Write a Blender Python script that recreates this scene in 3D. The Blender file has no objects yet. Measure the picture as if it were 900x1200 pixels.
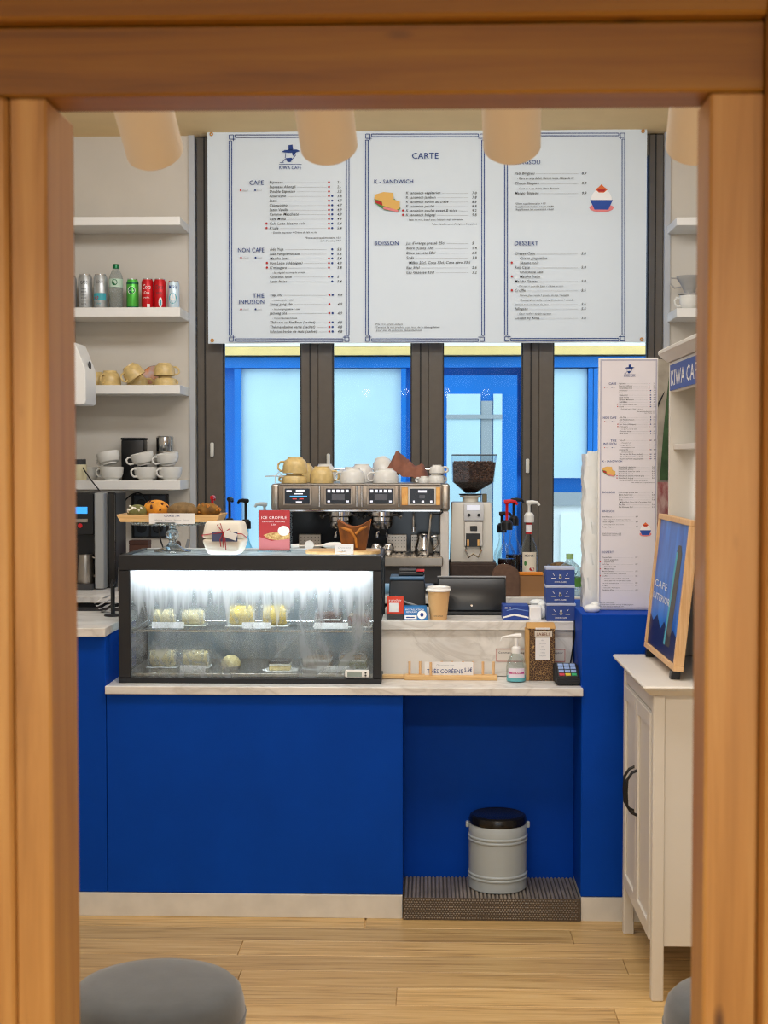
import bpy, bmesh, math, random
from mathutils import Matrix, Vector, Euler
random.seed(7)
SC = bpy.context.scene
COL = SC.collection
PI = math.pi
R = math.radians

# ---------------------------------------------------------------- camera
F = 1667.0                                   # focal length in pixels of the 900x1200 frame
CAM_Z = 1.57
cam_d = bpy.data.cameras.new('camera')
cam_d.sensor_fit = 'VERTICAL'; cam_d.sensor_height = 36.0; cam_d.lens = 36.0 * F / 1200.0
cam_d.clip_start = 0.05
cam = bpy.data.objects.new('camera', cam_d); COL.objects.link(cam)
cam.location = (0, 0, CAM_Z)
cam.rotation_euler = (R(90 - 2.06), 0, R(1.72))
cam_d.dof.use_dof = True; cam_d.dof.focus_distance = 5.4; cam_d.dof.aperture_fstop = 8.0
SC.camera = cam
CM = Euler((R(90 - 2.06), 0, R(1.72))).to_matrix()

# ---------------------------------------------------------------- sky, lamps, exposure
SC.view_settings.view_transform = 'Standard'
SC.view_settings.look = 'None'
SC.view_settings.exposure = 0.0
SC.view_settings.gamma = 1.0
SC.view_settings.use_curve_mapping = False
SC.cycles.use_denoising = True
SC.cycles.denoising_prefilter = 'NONE'
SC.cycles.filter_width = 1.15
SC.cycles.max_bounces = 10
SC.cycles.transparent_max_bounces = 16
SC.cycles.caustics_reflective = False
SC.cycles.caustics_refractive = False
w = bpy.data.worlds.new('overcast_sky'); SC.world = w; w.use_nodes = True
w.node_tree.nodes['Background'].inputs[0].default_value = (0.80, 0.91, 1.0, 1)
w.node_tree.nodes['Background'].inputs[1].default_value = 2.5

def area(name, loc, sx, sy, power, color, rot=(0, 0, 0)):
    l = bpy.data.lights.new(name, 'AREA'); l.shape = 'RECTANGLE'; l.size = sx; l.size_y = sy
    l.energy = power; l.color = color
    o = bpy.data.objects.new(name, l); COL.objects.link(o); o.location = loc; o.rotation_euler = rot
    return o
WARM = (1.0, 0.88, 0.72); NEUT = (1.0, 0.97, 0.93)
CEIL = 3.15
LAMPS = [(-0.1, 5.0, 2.6, 0.2, 23, (0.96, 0.98, 1.0)), (0.0, 3.6, 2.4, 0.5, 38, NEUT), (0.0, -1.9, 2.4, 1.2, 95, (1.0, 0.93, 0.82))]  # last one added unseen behind the viewer to light the timber posts
for i, (x, y, sx, sy, p, c) in enumerate(LAMPS):
    if i: area('ceiling_lamp_light', (x, y, CEIL - 0.065), sx, sy, p, c)
    else: area('added_wall_light', (x, y + 0.055, CEIL - 0.135), sx, sy, p, c, (R(58), 0, 0))    # added unseen, tilted to brighten the upper back wall

# ---------------------------------------------------------------- helpers: pixels to points
def ray(px, py):
    return CM @ Vector(((px - 450) / F, (600 - py) / F, -1))
def W(px, py, Y):                              # the point of the plane at depth Y seen at that pixel
    d = ray(px, py); t = Y / d.y
    return Vector((d.x * t, Y, CAM_Z + d.z * t))
def WX(px, Y, py=600): return W(px, py, Y).x
def WZ(py, Y, px=450): return W(px, py, Y).z
def S(Y): return Y / F                         # metres per pixel at a depth

# ---------------------------------------------------------------- helpers: meshes
def Tm(x=0, y=0, z=0): return Matrix.Translation((x, y, z))
def Rm(a, ax): return Matrix.Rotation(a, 4, ax)
class B:
    def __init__(s): s.bm = bmesh.new()
    def _add(s, verts, faces, m=None):
        vs = [s.bm.verts.new((m @ Vector(v)) if m is not None else v) for v in verts]
        out = []
        for f in faces:
            try: out.append(s.bm.faces.new([vs[i] for i in f]))
            except ValueError: pass
        return vs, out
    def box(s, x0, x1, y0, y1, z0, z1, bev=0, m=None, seg=1):
        v = [(x0,y0,z0),(x1,y0,z0),(x1,y1,z0),(x0,y1,z0),(x0,y0,z1),(x1,y0,z1),(x1,y1,z1),(x0,y1,z1)]
        f = [(3,2,1,0),(4,5,6,7),(0,1,5,4),(1,2,6,5),(2,3,7,6),(3,0,4,7)]
        vs, fs = s._add(v, f, m)
        if bev > 0:
            es = list({e for q in fs for e in q.edges})
            bmesh.ops.bevel(s.bm, geom=es, offset=bev, segments=seg, affect='EDGES', profile=0.5)
        return s
    def cbox(s, cx, cy, z0, sx, sy, sz, bev=0, m=None, seg=1):
        return s.box(cx-sx/2, cx+sx/2, cy-sy/2, cy+sy/2, z0, z0+sz, bev, m, seg)
    def taper(s, z0, z1, a, b, bev=0, m=None, seg=1):      # a,b = (x0,x1,y0,y1) at z0 and z1
        v = [(a[0],a[2],z0),(a[1],a[2],z0),(a[1],a[3],z0),(a[0],a[3],z0),(b[0],b[2],z1),(b[1],b[2],z1),(b[1],b[3],z1),(b[0],b[3],z1)]
        f = [(3,2,1,0),(4,5,6,7),(0,1,5,4),(1,2,6,5),(2,3,7,6),(3,0,4,7)]
        vs, fs = s._add(v, f, m)
        if bev > 0:
            bmesh.ops.bevel(s.bm, geom=list({e for q in fs for e in q.edges}), offset=bev, segments=seg, affect='EDGES', profile=0.5)
        return s
    def lathe(s, prof, n=28, m=None):                      # profile of (radius, z), revolved about z
        vs = []; rings = []
        for r, z in prof:
            if r < 1e-6: rings.append([len(vs)]); vs.append((0, 0, z))
            else:
                rings.append(list(range(len(vs), len(vs)+n)))
                vs += [(r*math.cos(2*PI*k/n), r*math.sin(2*PI*k/n), z) for k in range(n)]
        fs = []
        for a, b in zip(rings, rings[1:]):
            for k in range(n):
                j = (k+1) % n
                if len(a) == 1 and len(b) == 1: continue
                if len(a) == 1: fs.append((a[0], b[j], b[k]))
                elif len(b) == 1: fs.append((a[k], a[j], b[0]))
                else: fs.append((a[k], a[j], b[j], b[k]))
        s._add(vs, fs, m); return s
    def cyl(s, r, z0, z1, n=24, m=None, r1=None):
        r1 = r if r1 is None else r1
        return s.lathe([(0,z0),(r,z0),(r1,z1),(0,z1)], n, m)
    def ell(s, cx, cy, cz, rx, ry, rz, n=20, k=10, m=None):
        mm = Tm(cx,cy,cz) @ Matrix.Diagonal((rx,ry,rz,1))
        if m is not None: mm = m @ mm
        return s.lathe([(math.sin(PI*i/k), -math.cos(PI*i/k)) for i in range(k+1)], n, mm)
    def tube(s, pts, r, n=8, closed=False, m=None):
        P = [Vector(p) for p in pts]; L = len(P); vs = []; fs = []
        rr = r if isinstance(r, (list, tuple)) else [r]*L
        up = None
        for i, p in enumerate(P):
            if closed: t = (P[(i+1) % L] - P[i-1])
            else: t = P[min(i+1, L-1)] - P[max(i-1, 0)]
            t.normalize()
            if up is None:
                up = Vector((0,0,1)) if abs(t.z) < 0.9 else Vector((1,0,0))
            u = (up - t*up.dot(t))
            if u.length < 1e-5: u = Vector((1,0,0)) - t*t.x
            u.normalize(); up = u; v = t.cross(u)
            vs += [tuple(p + (u*math.cos(2*PI*k/n) + v*math.sin(2*PI*k/n))*rr[i]) for k in range(n)]
        for i in range(L if closed else L-1):
            a = i*n; b = ((i+1) % L)*n
            for k in range(n):
                j = (k+1) % n
                fs.append((a+k, a+j, b+j, b+k))
        if not closed:
            fs.append(tuple(range(n))[::-1]); fs.append(tuple(range((L-1)*n, L*n)))
        s._add(vs, fs, m); return s
    def prism(s, pts, y0, y1, m=None):                     # outline in XZ, pushed along Y
        n = len(pts)
        v = [(x, y0, z) for x, z in pts] + [(x, y1, z) for x, z in pts]
        f = [tuple(range(n)), tuple(range(n, 2*n))[::-1]] + [(k, n+k, n+(k+1) % n, (k+1) % n) for k in range(n)]
        s._add(v, f, m); return s
    def poly(s, pts, m=None):
        s._add(pts, [tuple(range(len(pts)))], m); return s
    def grid(s, nx, ny, fn, m=None):                       # fn(u,v) -> point
        v = [fn(i/(nx-1), j/(ny-1)) for j in range(ny) for i in range(nx)]
        f = [(j*nx+i, j*nx+i+1, (j+1)*nx+i+1, (j+1)*nx+i) for j in range(ny-1) for i in range(nx-1)]
        s._add(v, f, m); return s
    def mesh(s, name, smooth=35, fixn=True):
        if fixn: bmesh.ops.recalc_face_normals(s.bm, faces=s.bm.faces)
        me = bpy.data.meshes.new(name); s.bm.to_mesh(me); s.bm.free()
        if smooth:
            me.shade_smooth(); me.set_sharp_from_angle(angle=R(smooth))
        return me

def obj(name, b, mat, parent=None, loc=None, rot=None, smooth=35, fixn=True):
    me = b.mesh(name, smooth, fixn) if isinstance(b, B) else b
    if not me.materials: me.materials.append(mat)
    o = bpy.data.objects.new(name, me); COL.objects.link(o)
    if parent: o.parent = parent
    if loc is not None: o.location = loc
    if rot is not None: o.rotation_euler = rot
    return o
def tag(o, label, cat, group=None):
    o['label'] = label; o['category'] = cat
    if group: o['group'] = group
    return o
def thing(name, label, cat, loc=(0,0,0), rot=(0,0,0), group=None):
    o = bpy.data.objects.new(name, None); COL.objects.link(o); o.empty_display_size = 0.05
    o.location = loc; o.rotation_euler = rot
    return tag(o, label, cat, group)
def struct(o): o['kind'] = 'structure'; return o
def sempty(name, loc=(0,0,0)):
    o = bpy.data.objects.new(name, None); COL.objects.link(o); o.location = loc
    return struct(o)
def copy_tree(o, parent=None):
    c = o.copy(); COL.objects.link(c); c.parent = parent
    for ch in list(o.children): copy_tree(ch, c)
    return c
def dup(o, loc, rot=None, label=None, group=None):
    c = copy_tree(o); c.location = loc
    if rot is not None: c.rotation_euler = rot
    if label: c['label'] = label
    if group: c['group'] = group
    return c

# ---------------------------------------------------------------- helpers: lettering (flat print)
_tc = {}
def glyphs(s, shear=0.0):
    k = (s, shear)
    if k not in _tc:
        cu = bpy.data.curves.new('lettering', 'FONT'); cu.body = s; cu.size = 1; cu.resolution_u = 2; cu.shear = shear; cu.space_character = 1.06; cu.offset = 0.006
        o = bpy.data.objects.new('lettering', cu)
        me = o.to_mesh()
        v = [tuple(q.co) for q in me.vertices]; f = [tuple(p.vertices) for p in me.polygons]
        o.to_mesh_clear(); bpy.data.objects.remove(o); bpy.data.curves.remove(cu)
        _tc[k] = (v, f, max((q[0] for q in v), default=0))
    return _tc[k]
CAP = 0.72
def text(b, s, m, h, width=None, shear=0.0, align='L', wrap=None):
    # m takes (x, y, 0) of the sheet to space; h = capital height, width = forced width
    v, f, wd = glyphs(s, shear)
    if not v: return
    sy = h / CAP; sx = sy if width is None else width / max(wd, 1e-6)
    off = 0 if align == 'L' else (-wd*sx if align == 'R' else -wd*sx/2)
    pts = [(x*sx + off, y*sy, 0) for x, y, z in v]
    if wrap: pts = [(wrap*math.sin(x/wrap), y, wrap*math.cos(x/wrap)) for x, y, z in pts]
    b._add(pts, f, m)
UPR = Matrix(((1,0,0,0),(0,0,-1,0),(0,1,0,0),(0,0,0,1)))    # sheet XY -> facing -Y (the camera side)
def disc(b, m, cx, cy, rx, ry, n=16):
    b.poly([(cx+rx*math.cos(2*PI*k/n), cy+ry*math.sin(2*PI*k/n), 0) for k in range(n)], m)
def rect(b, m, x0, y0, x1, y1, z=0): b.poly([(x0,y0,z),(x1,y0,z),(x1,y1,z),(x0,y1,z)], m)

# ---------------------------------------------------------------- materials
def lin(h):
    h = h.lstrip('#'); c = [int(h[i:i+2], 16)/255 for i in (0, 2, 4)]
    return tuple(x/12.92 if x <= 0.04045 else ((x+0.055)/1.055)**2.4 for x in c) + (1.0,)
MATS = {}
def mat(name, col, rough=0.5, metal=0.0, var=0.0, vscale=8.0, bump=0.0, bscale=60.0, emit=0.0, trans=0.0, alpha=1.0, coat=0.0, spec=0.5, sheen=0.0, stretch=None, ior=1.45, col2=None):
    m = bpy.data.materials.new(name); m.use_nodes = True; nt = m.node_tree; n = nt.nodes; p = n['Principled BSDF']
    c = lin(col) if isinstance(col, str) else col
    p.inputs['Base Color'].default_value = c; p.inputs['Roughness'].default_value = rough; p.inputs['Metallic'].default_value = metal
    p.inputs['Transmission Weight'].default_value = trans; p.inputs['Alpha'].default_value = alpha
    p.inputs['Coat Weight'].default_value = coat; p.inputs['Specular IOR Level'].default_value = spec; p.inputs['IOR'].default_value = ior
    p.inputs['Sheen Weight'].default_value = sheen
    if emit: p.inputs['Emission Color'].default_value = c; p.inputs['Emission Strength'].default_value = emit
    if var or bump or col2:
        tc = n.new('ShaderNodeTexCoord'); mp = n.new('ShaderNodeMapping'); nt.links.new(tc.outputs['Object'], mp.inputs[0])
        if stretch: mp.inputs['Scale'].default_value = stretch
    if var or col2:
        tx = n.new('ShaderNodeTexNoise'); tx.inputs['Scale'].default_value = vscale; tx.inputs['Detail'].default_value = 5
        nt.links.new(mp.outputs[0], tx.inputs['Vector'])
        rp = n.new('ShaderNodeValToRGB'); rp.color_ramp.elements[0].position = 0.35; rp.color_ramp.elements[1].position = 0.68
        c2 = lin(col2) if col2 else tuple(min(1, x*(1+var)) for x in c[:3]) + (1,)
        rp.color_ramp.elements[0].color = (tuple(x*(1-var) for x in c[:3]) + (1,)) if var else c
        rp.color_ramp.elements[1].color = c2
        nt.links.new(tx.outputs['Fac'], rp.inputs[0]); nt.links.new(rp.outputs[0], p.inputs['Base Color'])
    if bump:
        t2 = n.new('ShaderNodeTexNoise'); t2.inputs['Scale'].default_value = bscale; t2.inputs['Detail'].default_value = 3
        nt.links.new(mp.outputs[0], t2.inputs['Vector'])
        bp = n.new('ShaderNodeBump'); bp.inputs['Strength'].default_value = bump; bp.inputs['Distance'].default_value = 0.004
        nt.links.new(t2.outputs['Fac'], bp.inputs['Height']); nt.links.new(bp.outputs[0], p.inputs['Normal'])
    MATS[name] = m; return m
def wood(name, cols, rough=0.5, scale=1.0, axis='X', rnd=False, knots=0.0, coat=0.0):
    # streaks along an axis; cols = dark, mid, light
    m = bpy.data.materials.new(name); m.use_nodes = True; nt = m.node_tree; n = nt.nodes; L = nt.links.new; p = n['Principled BSDF']
    p.inputs['Roughness'].default_value = rough; p.inputs['Coat Weight'].default_value = coat; p.inputs['Coat Roughness'].default_value = 0.25
    tc = n.new('ShaderNodeTexCoord'); mp = n.new('ShaderNodeMapping'); L(tc.outputs['Object'], mp.inputs[0])
    st = {'X': (0.6, 14, 14), 'Y': (14, 0.6, 14), 'Z': (14, 14, 0.6)}[axis]
    mp.inputs['Scale'].default_value = tuple(v*scale for v in st)
    oi = n.new('ShaderNodeObjectInfo')
    if rnd:
        mu = n.new('ShaderNodeMath'); mu.operation = 'MULTIPLY'; mu.inputs[1].default_value = 57.0; L(oi.outputs['Random'], mu.inputs[0])
        cb = n.new('ShaderNodeCombineXYZ')
        for k in range(3): L(mu.outputs[0], cb.inputs[k])
        L(cb.outputs[0], mp.inputs['Location'])
    nz = n.new('ShaderNodeTexNoise'); nz.inputs['Scale'].default_value = 2.0; nz.inputs['Detail'].default_value = 8; nz.inputs['Roughness'].default_value = 0.62; nz.inputs['Distortion'].default_value = 0.6
    L(mp.outputs[0], nz.inputs['Vector'])
    rp = n.new('ShaderNodeValToRGB'); e = rp.color_ramp.elements
    e[0].position = 0.28; e[0].color = lin(cols[0]); e[1].position = 0.72; e[1].color = lin(cols[2])
    q = e.new(0.48); q.color = lin(cols[1])
    L(nz.outputs['Fac'], rp.inputs[0]); out = rp.outputs[0]
    if rnd:
        hs = n.new('ShaderNodeHueSaturation'); mr = n.new('ShaderNodeMapRange')
        mr.inputs['To Min'].default_value = 0.80; mr.inputs['To Max'].default_value = 1.15
        L(oi.outputs['Random'], mr.inputs[0]); L(mr.outputs[0], hs.inputs['Value']); L(out, hs.inputs['Color']); out = hs.outputs[0]
    if knots:
        m2 = n.new('ShaderNodeMapping'); L(tc.outputs['Object'], m2.inputs[0])
        m2.inputs['Scale'].default_value = {'X': (5, 14, 14), 'Y': (14, 5, 14), 'Z': (14, 14, 5)}[axis]
        vo = n.new('ShaderNodeTexVoronoi'); vo.inputs['Scale'].default_value = 1.0; L(m2.outputs[0], vo.inputs['Vector'])
        r2 = n.new('ShaderNodeValToRGB'); r2.color_ramp.elements[0].position = 0.03; r2.color_ramp.elements[1].position = 0.12
        r2.color_ramp.elements[0].color = (1,1,1,1); r2.color_ramp.elements[1].color = (0,0,0,1)
        L(vo.outputs['Distance'], r2.inputs[0])
        mx = n.new('ShaderNodeMix'); mx.data_type = 'RGBA'; mx.inputs['B'].default_value = lin('#4a2810')
        sc = n.new('ShaderNodeMath'); sc.operation = 'MULTIPLY'; sc.inputs[1].default_value = knots; L(r2.outputs[0], sc.inputs[0])
        L(sc.outputs[0], mx.inputs['Factor']); L(out, mx.inputs['A']); out = mx.outputs['Result']
    L(out, p.inputs['Base Color'])
    bp = n.new('ShaderNodeBump'); bp.inputs['Strength'].default_value = 0.12; bp.inputs['Distance'].default_value = 0.002
    L(nz.outputs['Fac'], bp.inputs['Height']); L(bp.outputs[0], p.inputs['Normal'])
    MATS[name] = m; return m
def pane_mat(name, tint=(0.93,0.97,0.97,1), gloss=0.9, fog=None, rise=None, refl=0.4):
    # thin clear sheet: see-through with a fresnel reflection; fog adds a patchy film of condensation
    m = bpy.data.materials.new(name); m.use_nodes = True; nt = m.node_tree; n = nt.nodes; L = nt.links.new
    n.remove(n['Principled BSDF']); o = n['Material Output']
    tr = n.new('ShaderNodeBsdfTransparent'); tr.inputs[0].default_value = tint
    gl = n.new('ShaderNodeBsdfGlossy'); gl.inputs['Roughness'].default_value = 0.02; gl.inputs[0].default_value = (gloss, gloss, gloss, 1)
    fr = n.new('ShaderNodeFresnel'); fr.inputs[0].default_value = 1.45; fm = n.new('ShaderNodeMath'); fm.operation = 'MULTIPLY'; fm.inputs[1].default_value = refl; L(fr.outputs[0], fm.inputs[0])
    mx = n.new('ShaderNodeMixShader'); L(fm.outputs[0], mx.inputs[0]); L(tr.outputs[0], mx.inputs[1]); L(gl.outputs[0], mx.inputs[2]); out = mx.outputs[0]
    if fog:
        lo, hi = fog
        tc = n.new('ShaderNodeTexCoord'); mp = n.new('ShaderNodeMapping'); L(tc.outputs['Object'], mp.inputs[0]); mp.inputs['Scale'].default_value = (1, 1, 0.55)
        nz = n.new('ShaderNodeTexNoise'); nz.inputs['Scale'].default_value = 9; nz.inputs['Detail'].default_value = 8; nz.inputs['Roughness'].default_value = 0.7; nz.inputs['Distortion'].default_value = 0.8
        L(mp.outputs[0], nz.inputs['Vector'])
        mr = n.new('ShaderNodeMapRange'); mr.inputs['From Min'].default_value = 0.38; mr.inputs['From Max'].default_value = 0.62
        mr.inputs['To Min'].default_value = lo; mr.inputs['To Max'].default_value = hi; L(nz.outputs['Fac'], mr.inputs[0])
        fog_out = mr.outputs[0]
        if rise:                               # condensation gathers towards the top edge and runs down in streaks
            sx = n.new('ShaderNodeSeparateXYZ'); L(tc.outputs['Object'], sx.inputs[0])
            ms = n.new('ShaderNodeMapping'); L(tc.outputs['Object'], ms.inputs[0]); ms.inputs['Scale'].default_value = (34, 1, 3.0)
            ns = n.new('ShaderNodeTexNoise'); ns.inputs['Scale'].default_value = 1.0; ns.inputs['Detail'].default_value = 6; L(ms.outputs[0], ns.inputs['Vector'])
            ad = n.new('ShaderNodeMath'); ad.operation = 'MULTIPLY_ADD'; ad.inputs[1].default_value = 0.34; L(ns.outputs['Fac'], ad.inputs[0]); L(sx.outputs[2], ad.inputs[2])
            r3 = n.new('ShaderNodeMapRange'); r3.interpolation_type = 'SMOOTHSTEP'; r3.inputs['From Min'].default_value = rise[0]; r3.inputs['From Max'].default_value = rise[1]; r3.inputs['To Max'].default_value = rise[2]; L(ad.outputs[0], r3.inputs[0])
            mxx = n.new('ShaderNodeMath'); mxx.operation = 'MAXIMUM'; L(mr.outputs[0], mxx.inputs[0]); L(r3.outputs[0], mxx.inputs[1]); fog_out = mxx.outputs[0]
        tl = n.new('ShaderNodeBsdfTranslucent'); tl.inputs[0].default_value = (0.93,0.97,1,1)
        df = n.new('ShaderNodeBsdfDiffuse'); df.inputs[0].default_value = (0.85,0.9,0.93,1)
        m1 = n.new('ShaderNodeMixShader'); m1.inputs[0].default_value = 0.25; L(tl.outputs[0], m1.inputs[1]); L(df.outputs[0], m1.inputs[2])
        m2 = n.new('ShaderNodeMixShader'); L(fog_out, m2.inputs[0]); L(out, m2.inputs[1]); L(m1.outputs[0], m2.inputs[2]); out = m2.outputs[0]
    L(out, o.inputs['Surface']); MATS[name] = m; return m
def marble(name):
    m = mat(name, '#e6e3de', 0.3); nt = m.node_tree; n = nt.nodes; L = nt.links.new; p = n['Principled BSDF']
    tc = n.new('ShaderNodeTexCoord'); mp = n.new('ShaderNodeMapping'); L(tc.outputs['Object'], mp.inputs[0]); mp.inputs['Rotation'].default_value = (0.3, 0.5, 0.6); mp.inputs['Scale'].default_value = (1, 2, 2)
    nz = n.new('ShaderNodeTexNoise'); nz.inputs['Scale'].default_value = 3.2; nz.inputs['Detail'].default_value = 8; nz.inputs['Distortion'].default_value = 1.6; L(mp.outputs[0], nz.inputs['Vector'])
    rp = n.new('ShaderNodeValToRGB'); e = rp.color_ramp.elements
    e[0].position = 0.40; e[0].color = lin('#e8e5e0'); e[1].position = 0.62; e[1].color = lin('#e4e1dc'); q = e.new(0.50); q.color = lin('#d0ccc6')
    q = e.new(0.46); q.color = lin('#e0ddd8'); q = e.new(0.54); q.color = lin('#dcd9d4')
    L(nz.outputs['Fac'], rp.inputs[0]); L(rp.outputs[0], p.inputs['Base Color']); return m

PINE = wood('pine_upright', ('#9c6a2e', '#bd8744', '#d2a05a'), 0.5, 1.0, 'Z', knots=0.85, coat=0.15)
PINE_SHADE = wood('pine_beam_shaded', ('#683b04', '#8a5608', '#a26d16'), 0.5, 1.0, 'X', knots=0.85, coat=0.15)  # beam timber darkened: shade near the top is put into its colour
OAK = wood('oak_plank', ('#9c7a48', '#d0ab70', '#e2c48c'), 0.42, 2.4, 'X', rnd=True, coat=0.1)
BIRCH = wood('birch', ('#c99d62', '#dcb277', '#e8c690'), 0.5, 6.0, 'X')
BIRCHZ = wood('birch_upright', ('#cf9f6b', '#dfb482', '#eac79a'), 0.5, 6.0, 'Z')
WALL = mat('plaster', '#d6cfc4', 0.85, var=0.03, vscale=3, bump=0.05, bscale=40)
CEILM = mat('ceiling_paint', '#f0d3a0', 0.9, var=0.02)
WHITE = mat('white_lacquer', '#eeece8', 0.4)
WHITEC = mat('white_cabinet_paint', '#ddd8cf', 0.45, var=0.015, vscale=6)
BLUE = mat('blue_laminate', '#0041aa', 0.55, spec=0.12, var=0.06, vscale=4, bump=0.08, bscale=300)
BASEW = mat('skirting_white', '#dcd9d2', 0.5, var=0.06, vscale=12)
MARBLE = marble('marble_laminate')
FRAME = mat('window_frame_brown', '#5d554c', 0.5, var=0.05, vscale=20)
FRAMED = mat('window_gasket', '#1f1c1a', 0.6)
BLACK = mat('black_plastic', '#17181a', 0.35)
BLACKM = mat('black_matt', '#1d1e21', 0.6)
DARK = mat('dark_grey', '#3a3a3c', 0.5)
STEEL = mat('brushed_steel', '#b4aca2', 0.32, metal=1.0, var=0.05, vscale=30)
CHROME = mat('chrome', '#d5d5d5', 0.12, metal=1.0)
TAUPE = mat('taupe_metal', '#a2968a', 0.38, metal=0.75)
GREYM = mat('grey_plastic', '#8d9094', 0.45)
PAPER = mat('white_paper', '#efeeee', 0.8)
BANNER = mat('banner_vinyl', '#dde8f2', 0.55)
INK = mat('ink_navy', '#1f3f86', 0.7)
INKD = mat('ink_dark', '#33363c', 0.7)
INKG = mat('ink_grey', '#b4b8bf', 0.7)
INKR = mat('ink_red', '#b8262b', 0.7)
INKW = mat('ink_white', '#f4f4f4', 0.7)
GLASS = pane_mat('window_glass', (0.95, 0.98, 0.98, 1), refl=0.08)
CLEAR = pane_mat('clear_glass', (0.90, 0.95, 0.96, 1))
FILM = pane_mat('plastic_film', (0.96, 0.97, 0.98, 1), fog=(0.06, 0.4))
FOGGED = pane_mat('fogged_glass', (0.93, 0.97, 0.98, 1), fog=(0.0, 0.30), rise=(0.38, 0.54, 0.8))

# ================================================================ THE ROOM
XL, XR, YF, YB = -1.72, 1.75, -3.2, 6.95
fl = struct(obj('floor', B().box(XL-0.1, XR+0.1, YF-0.1, YB+0.2, -0.06, -0.006), OAK))
# planks: rows along X, shared meshes, staggered joints
PW = 0.135; plank_me = {}
def plank(length):
    k = round(length, 2)
    if k not in plank_me:
        plank_me[k] = B().box(0.0008, k-0.0008, 0.0008, PW-0.0008, -0.006, 0.0, 0.0012).mesh('plank', 0); plank_me[k].materials.append(OAK)
    return plank_me[k]
rr = random.Random(3)
for r in range(22):
    y = 4.86 - (r+1)*PW
    x = XL - rr.uniform(0.0, 1.2)
    while x < XR:
        ln = rr.choice((1.2, 1.5, 1.8))
        a = max(x, XL); e = min(x+ln, XR)
        if e - a > 0.05: obj('plank', plank(e-a), OAK, fl, (a, y, 0))
        x += ln
struct(obj('ceiling', B().box(XL-0.1, XR+0.1, YF-0.1, YB+0.2, CEIL, CEIL+0.12), CEILM))
struct(obj('wall_left', B().box(XL-0.1, XL, YF, YB+0.14, -0.06, CEIL), WALL))
struct(obj('wall_right', B().box(XR, XR+0.1, YF, YB+0.14, -0.06, CEIL), WALL))
# shop front behind the viewer: piers and lintel round a wide daylight opening
b = B().box(XL, XL+0.25, YF-0.1, YF, 0, CEIL).box(XR-0.25, XR, YF-0.1, YF, 0, CEIL).box(XL+0.25, XR-0.25, YF-0.1, YF, 2.75, CEIL).box(XL+0.25, XR-0.25, YF-0.1, YF, 0, 0.3)
struct(obj('wall_front', b, WALL))
# back wall round the window band
WL, WR, SILL = WX(230, YB), WX(776, YB), 0.80
struct(obj('wall_back', B().box(XL, WL, YB, YB+0.12, 0, CEIL).box(WR, XR, YB, YB+0.12, 0, CEIL).box(WL, WR, YB, YB+0.12, 0, SILL), WALL))
struct(obj('trim_1', B().box(WL-0.028, WL, YB-0.012, YB, SILL, CEIL), mat('grey_trim', '#b9bcc0', 0.5)))
struct(obj('trim_2', B().box(WR, WR+0.028, YB-0.012, YB, SILL, CEIL), MATS['grey_trim']))
# windows: four sashes side by side, each with its own stiles, rails, gasket, pane and lever
SASH = [(232, 372.9, (249, 527)), (373, 501.9, (385, 540)), (502, 630.9, None), (631, 775, (618, 546))]
ZT = CEIL - 0.005
GL = [(263, 352), (391, 481), (520, 611), (649, 757)]
LEV = mat('lever_white', '#dcd9cf', 0.4)
for i, (sa, gl) in enumerate(zip(SASH, GL)):
    y0, y1 = YB+0.01, YB+0.07
    xa, xb = WX(sa[0], y0), WX(sa[1], y0); ga, gb = WX(gl[0], y0), WX(gl[1], y0)
    s = sempty('window_%d' % (i+1), (xa, y0, SILL)); o = Vector((xa, y0, SILL))
    def pb(bx): return B().box(bx[0]-o.x, bx[1]-o.x, bx[2]-o.y, bx[3]-o.y, bx[4]-o.z, bx[5]-o.z, 0.003)
    obj('stile', pb((xa, ga-0.006, y0, y1, SILL, ZT)), FRAME, s)
    obj('stile', pb((gb+0.006, xb, y0, y1, SILL, ZT)), FRAME, s)
    obj('rail', pb((ga-0.006, gb+0.006, y0, y1, SILL, SILL+0.08)), FRAME, s)
    obj('rail', pb((ga-0.006, gb+0.006, y0, y1, ZT-0.1, ZT)), FRAME, s)
    g = B()
    for (p0, p1) in ((ga-0.006, ga), (gb, gb+0.006)): g.box(p0-o.x, p1-o.x, 0.01, 0.05, 0.08, ZT-SILL-0.1)
    if i: g.box(-0.003, 0.003, 0.012, 0.055, 0, ZT-SILL)
    obj('gasket', g, FRAMED, s)['kind'] = 'stuff'
    # a bead standing proud on each wide stile
    g = B()
    for (p0, p1) in ((xa+0.035, xa+0.042), (xb-0.042, xb-0.035)):
        if i == 0 or p0 > xa+0.1: g.box(p0-o.x, p1-o.x, -0.004, 0.002, 0, ZT-SILL)
    obj('bead', g, FRAMED, s)
    obj('glass_pane', pb((ga, gb, y0+0.03, y0+0.036, SILL+0.08, ZT-0.1)), GLASS, s)
    if sa[2]:
        q = W(sa[2][0], sa[2][1], y0)
        obj('lever', B().box(q.x-0.009-o.x, q.x+0.009-o.x, -0.022, -0.004, q.z-0.035-o.z, q.z+0.035-o.z, 0.006, None, 2), LEV, s)
struct(obj('trim_3', B().box(WL, WR, YB-0.05, YB+0.01, SILL-0.03, SILL-0.002), WHITE))
# low partition behind the cabinet and its papered return
struct(obj('wall_partition', B().box(1.07, 1.15, 4.02, 5.40, 0, 1.93), WALL))
struct(obj('wall_return', B().box(0.66, 1.07, 5.36, 5.40, 0, 1.93), WALL))

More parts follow.
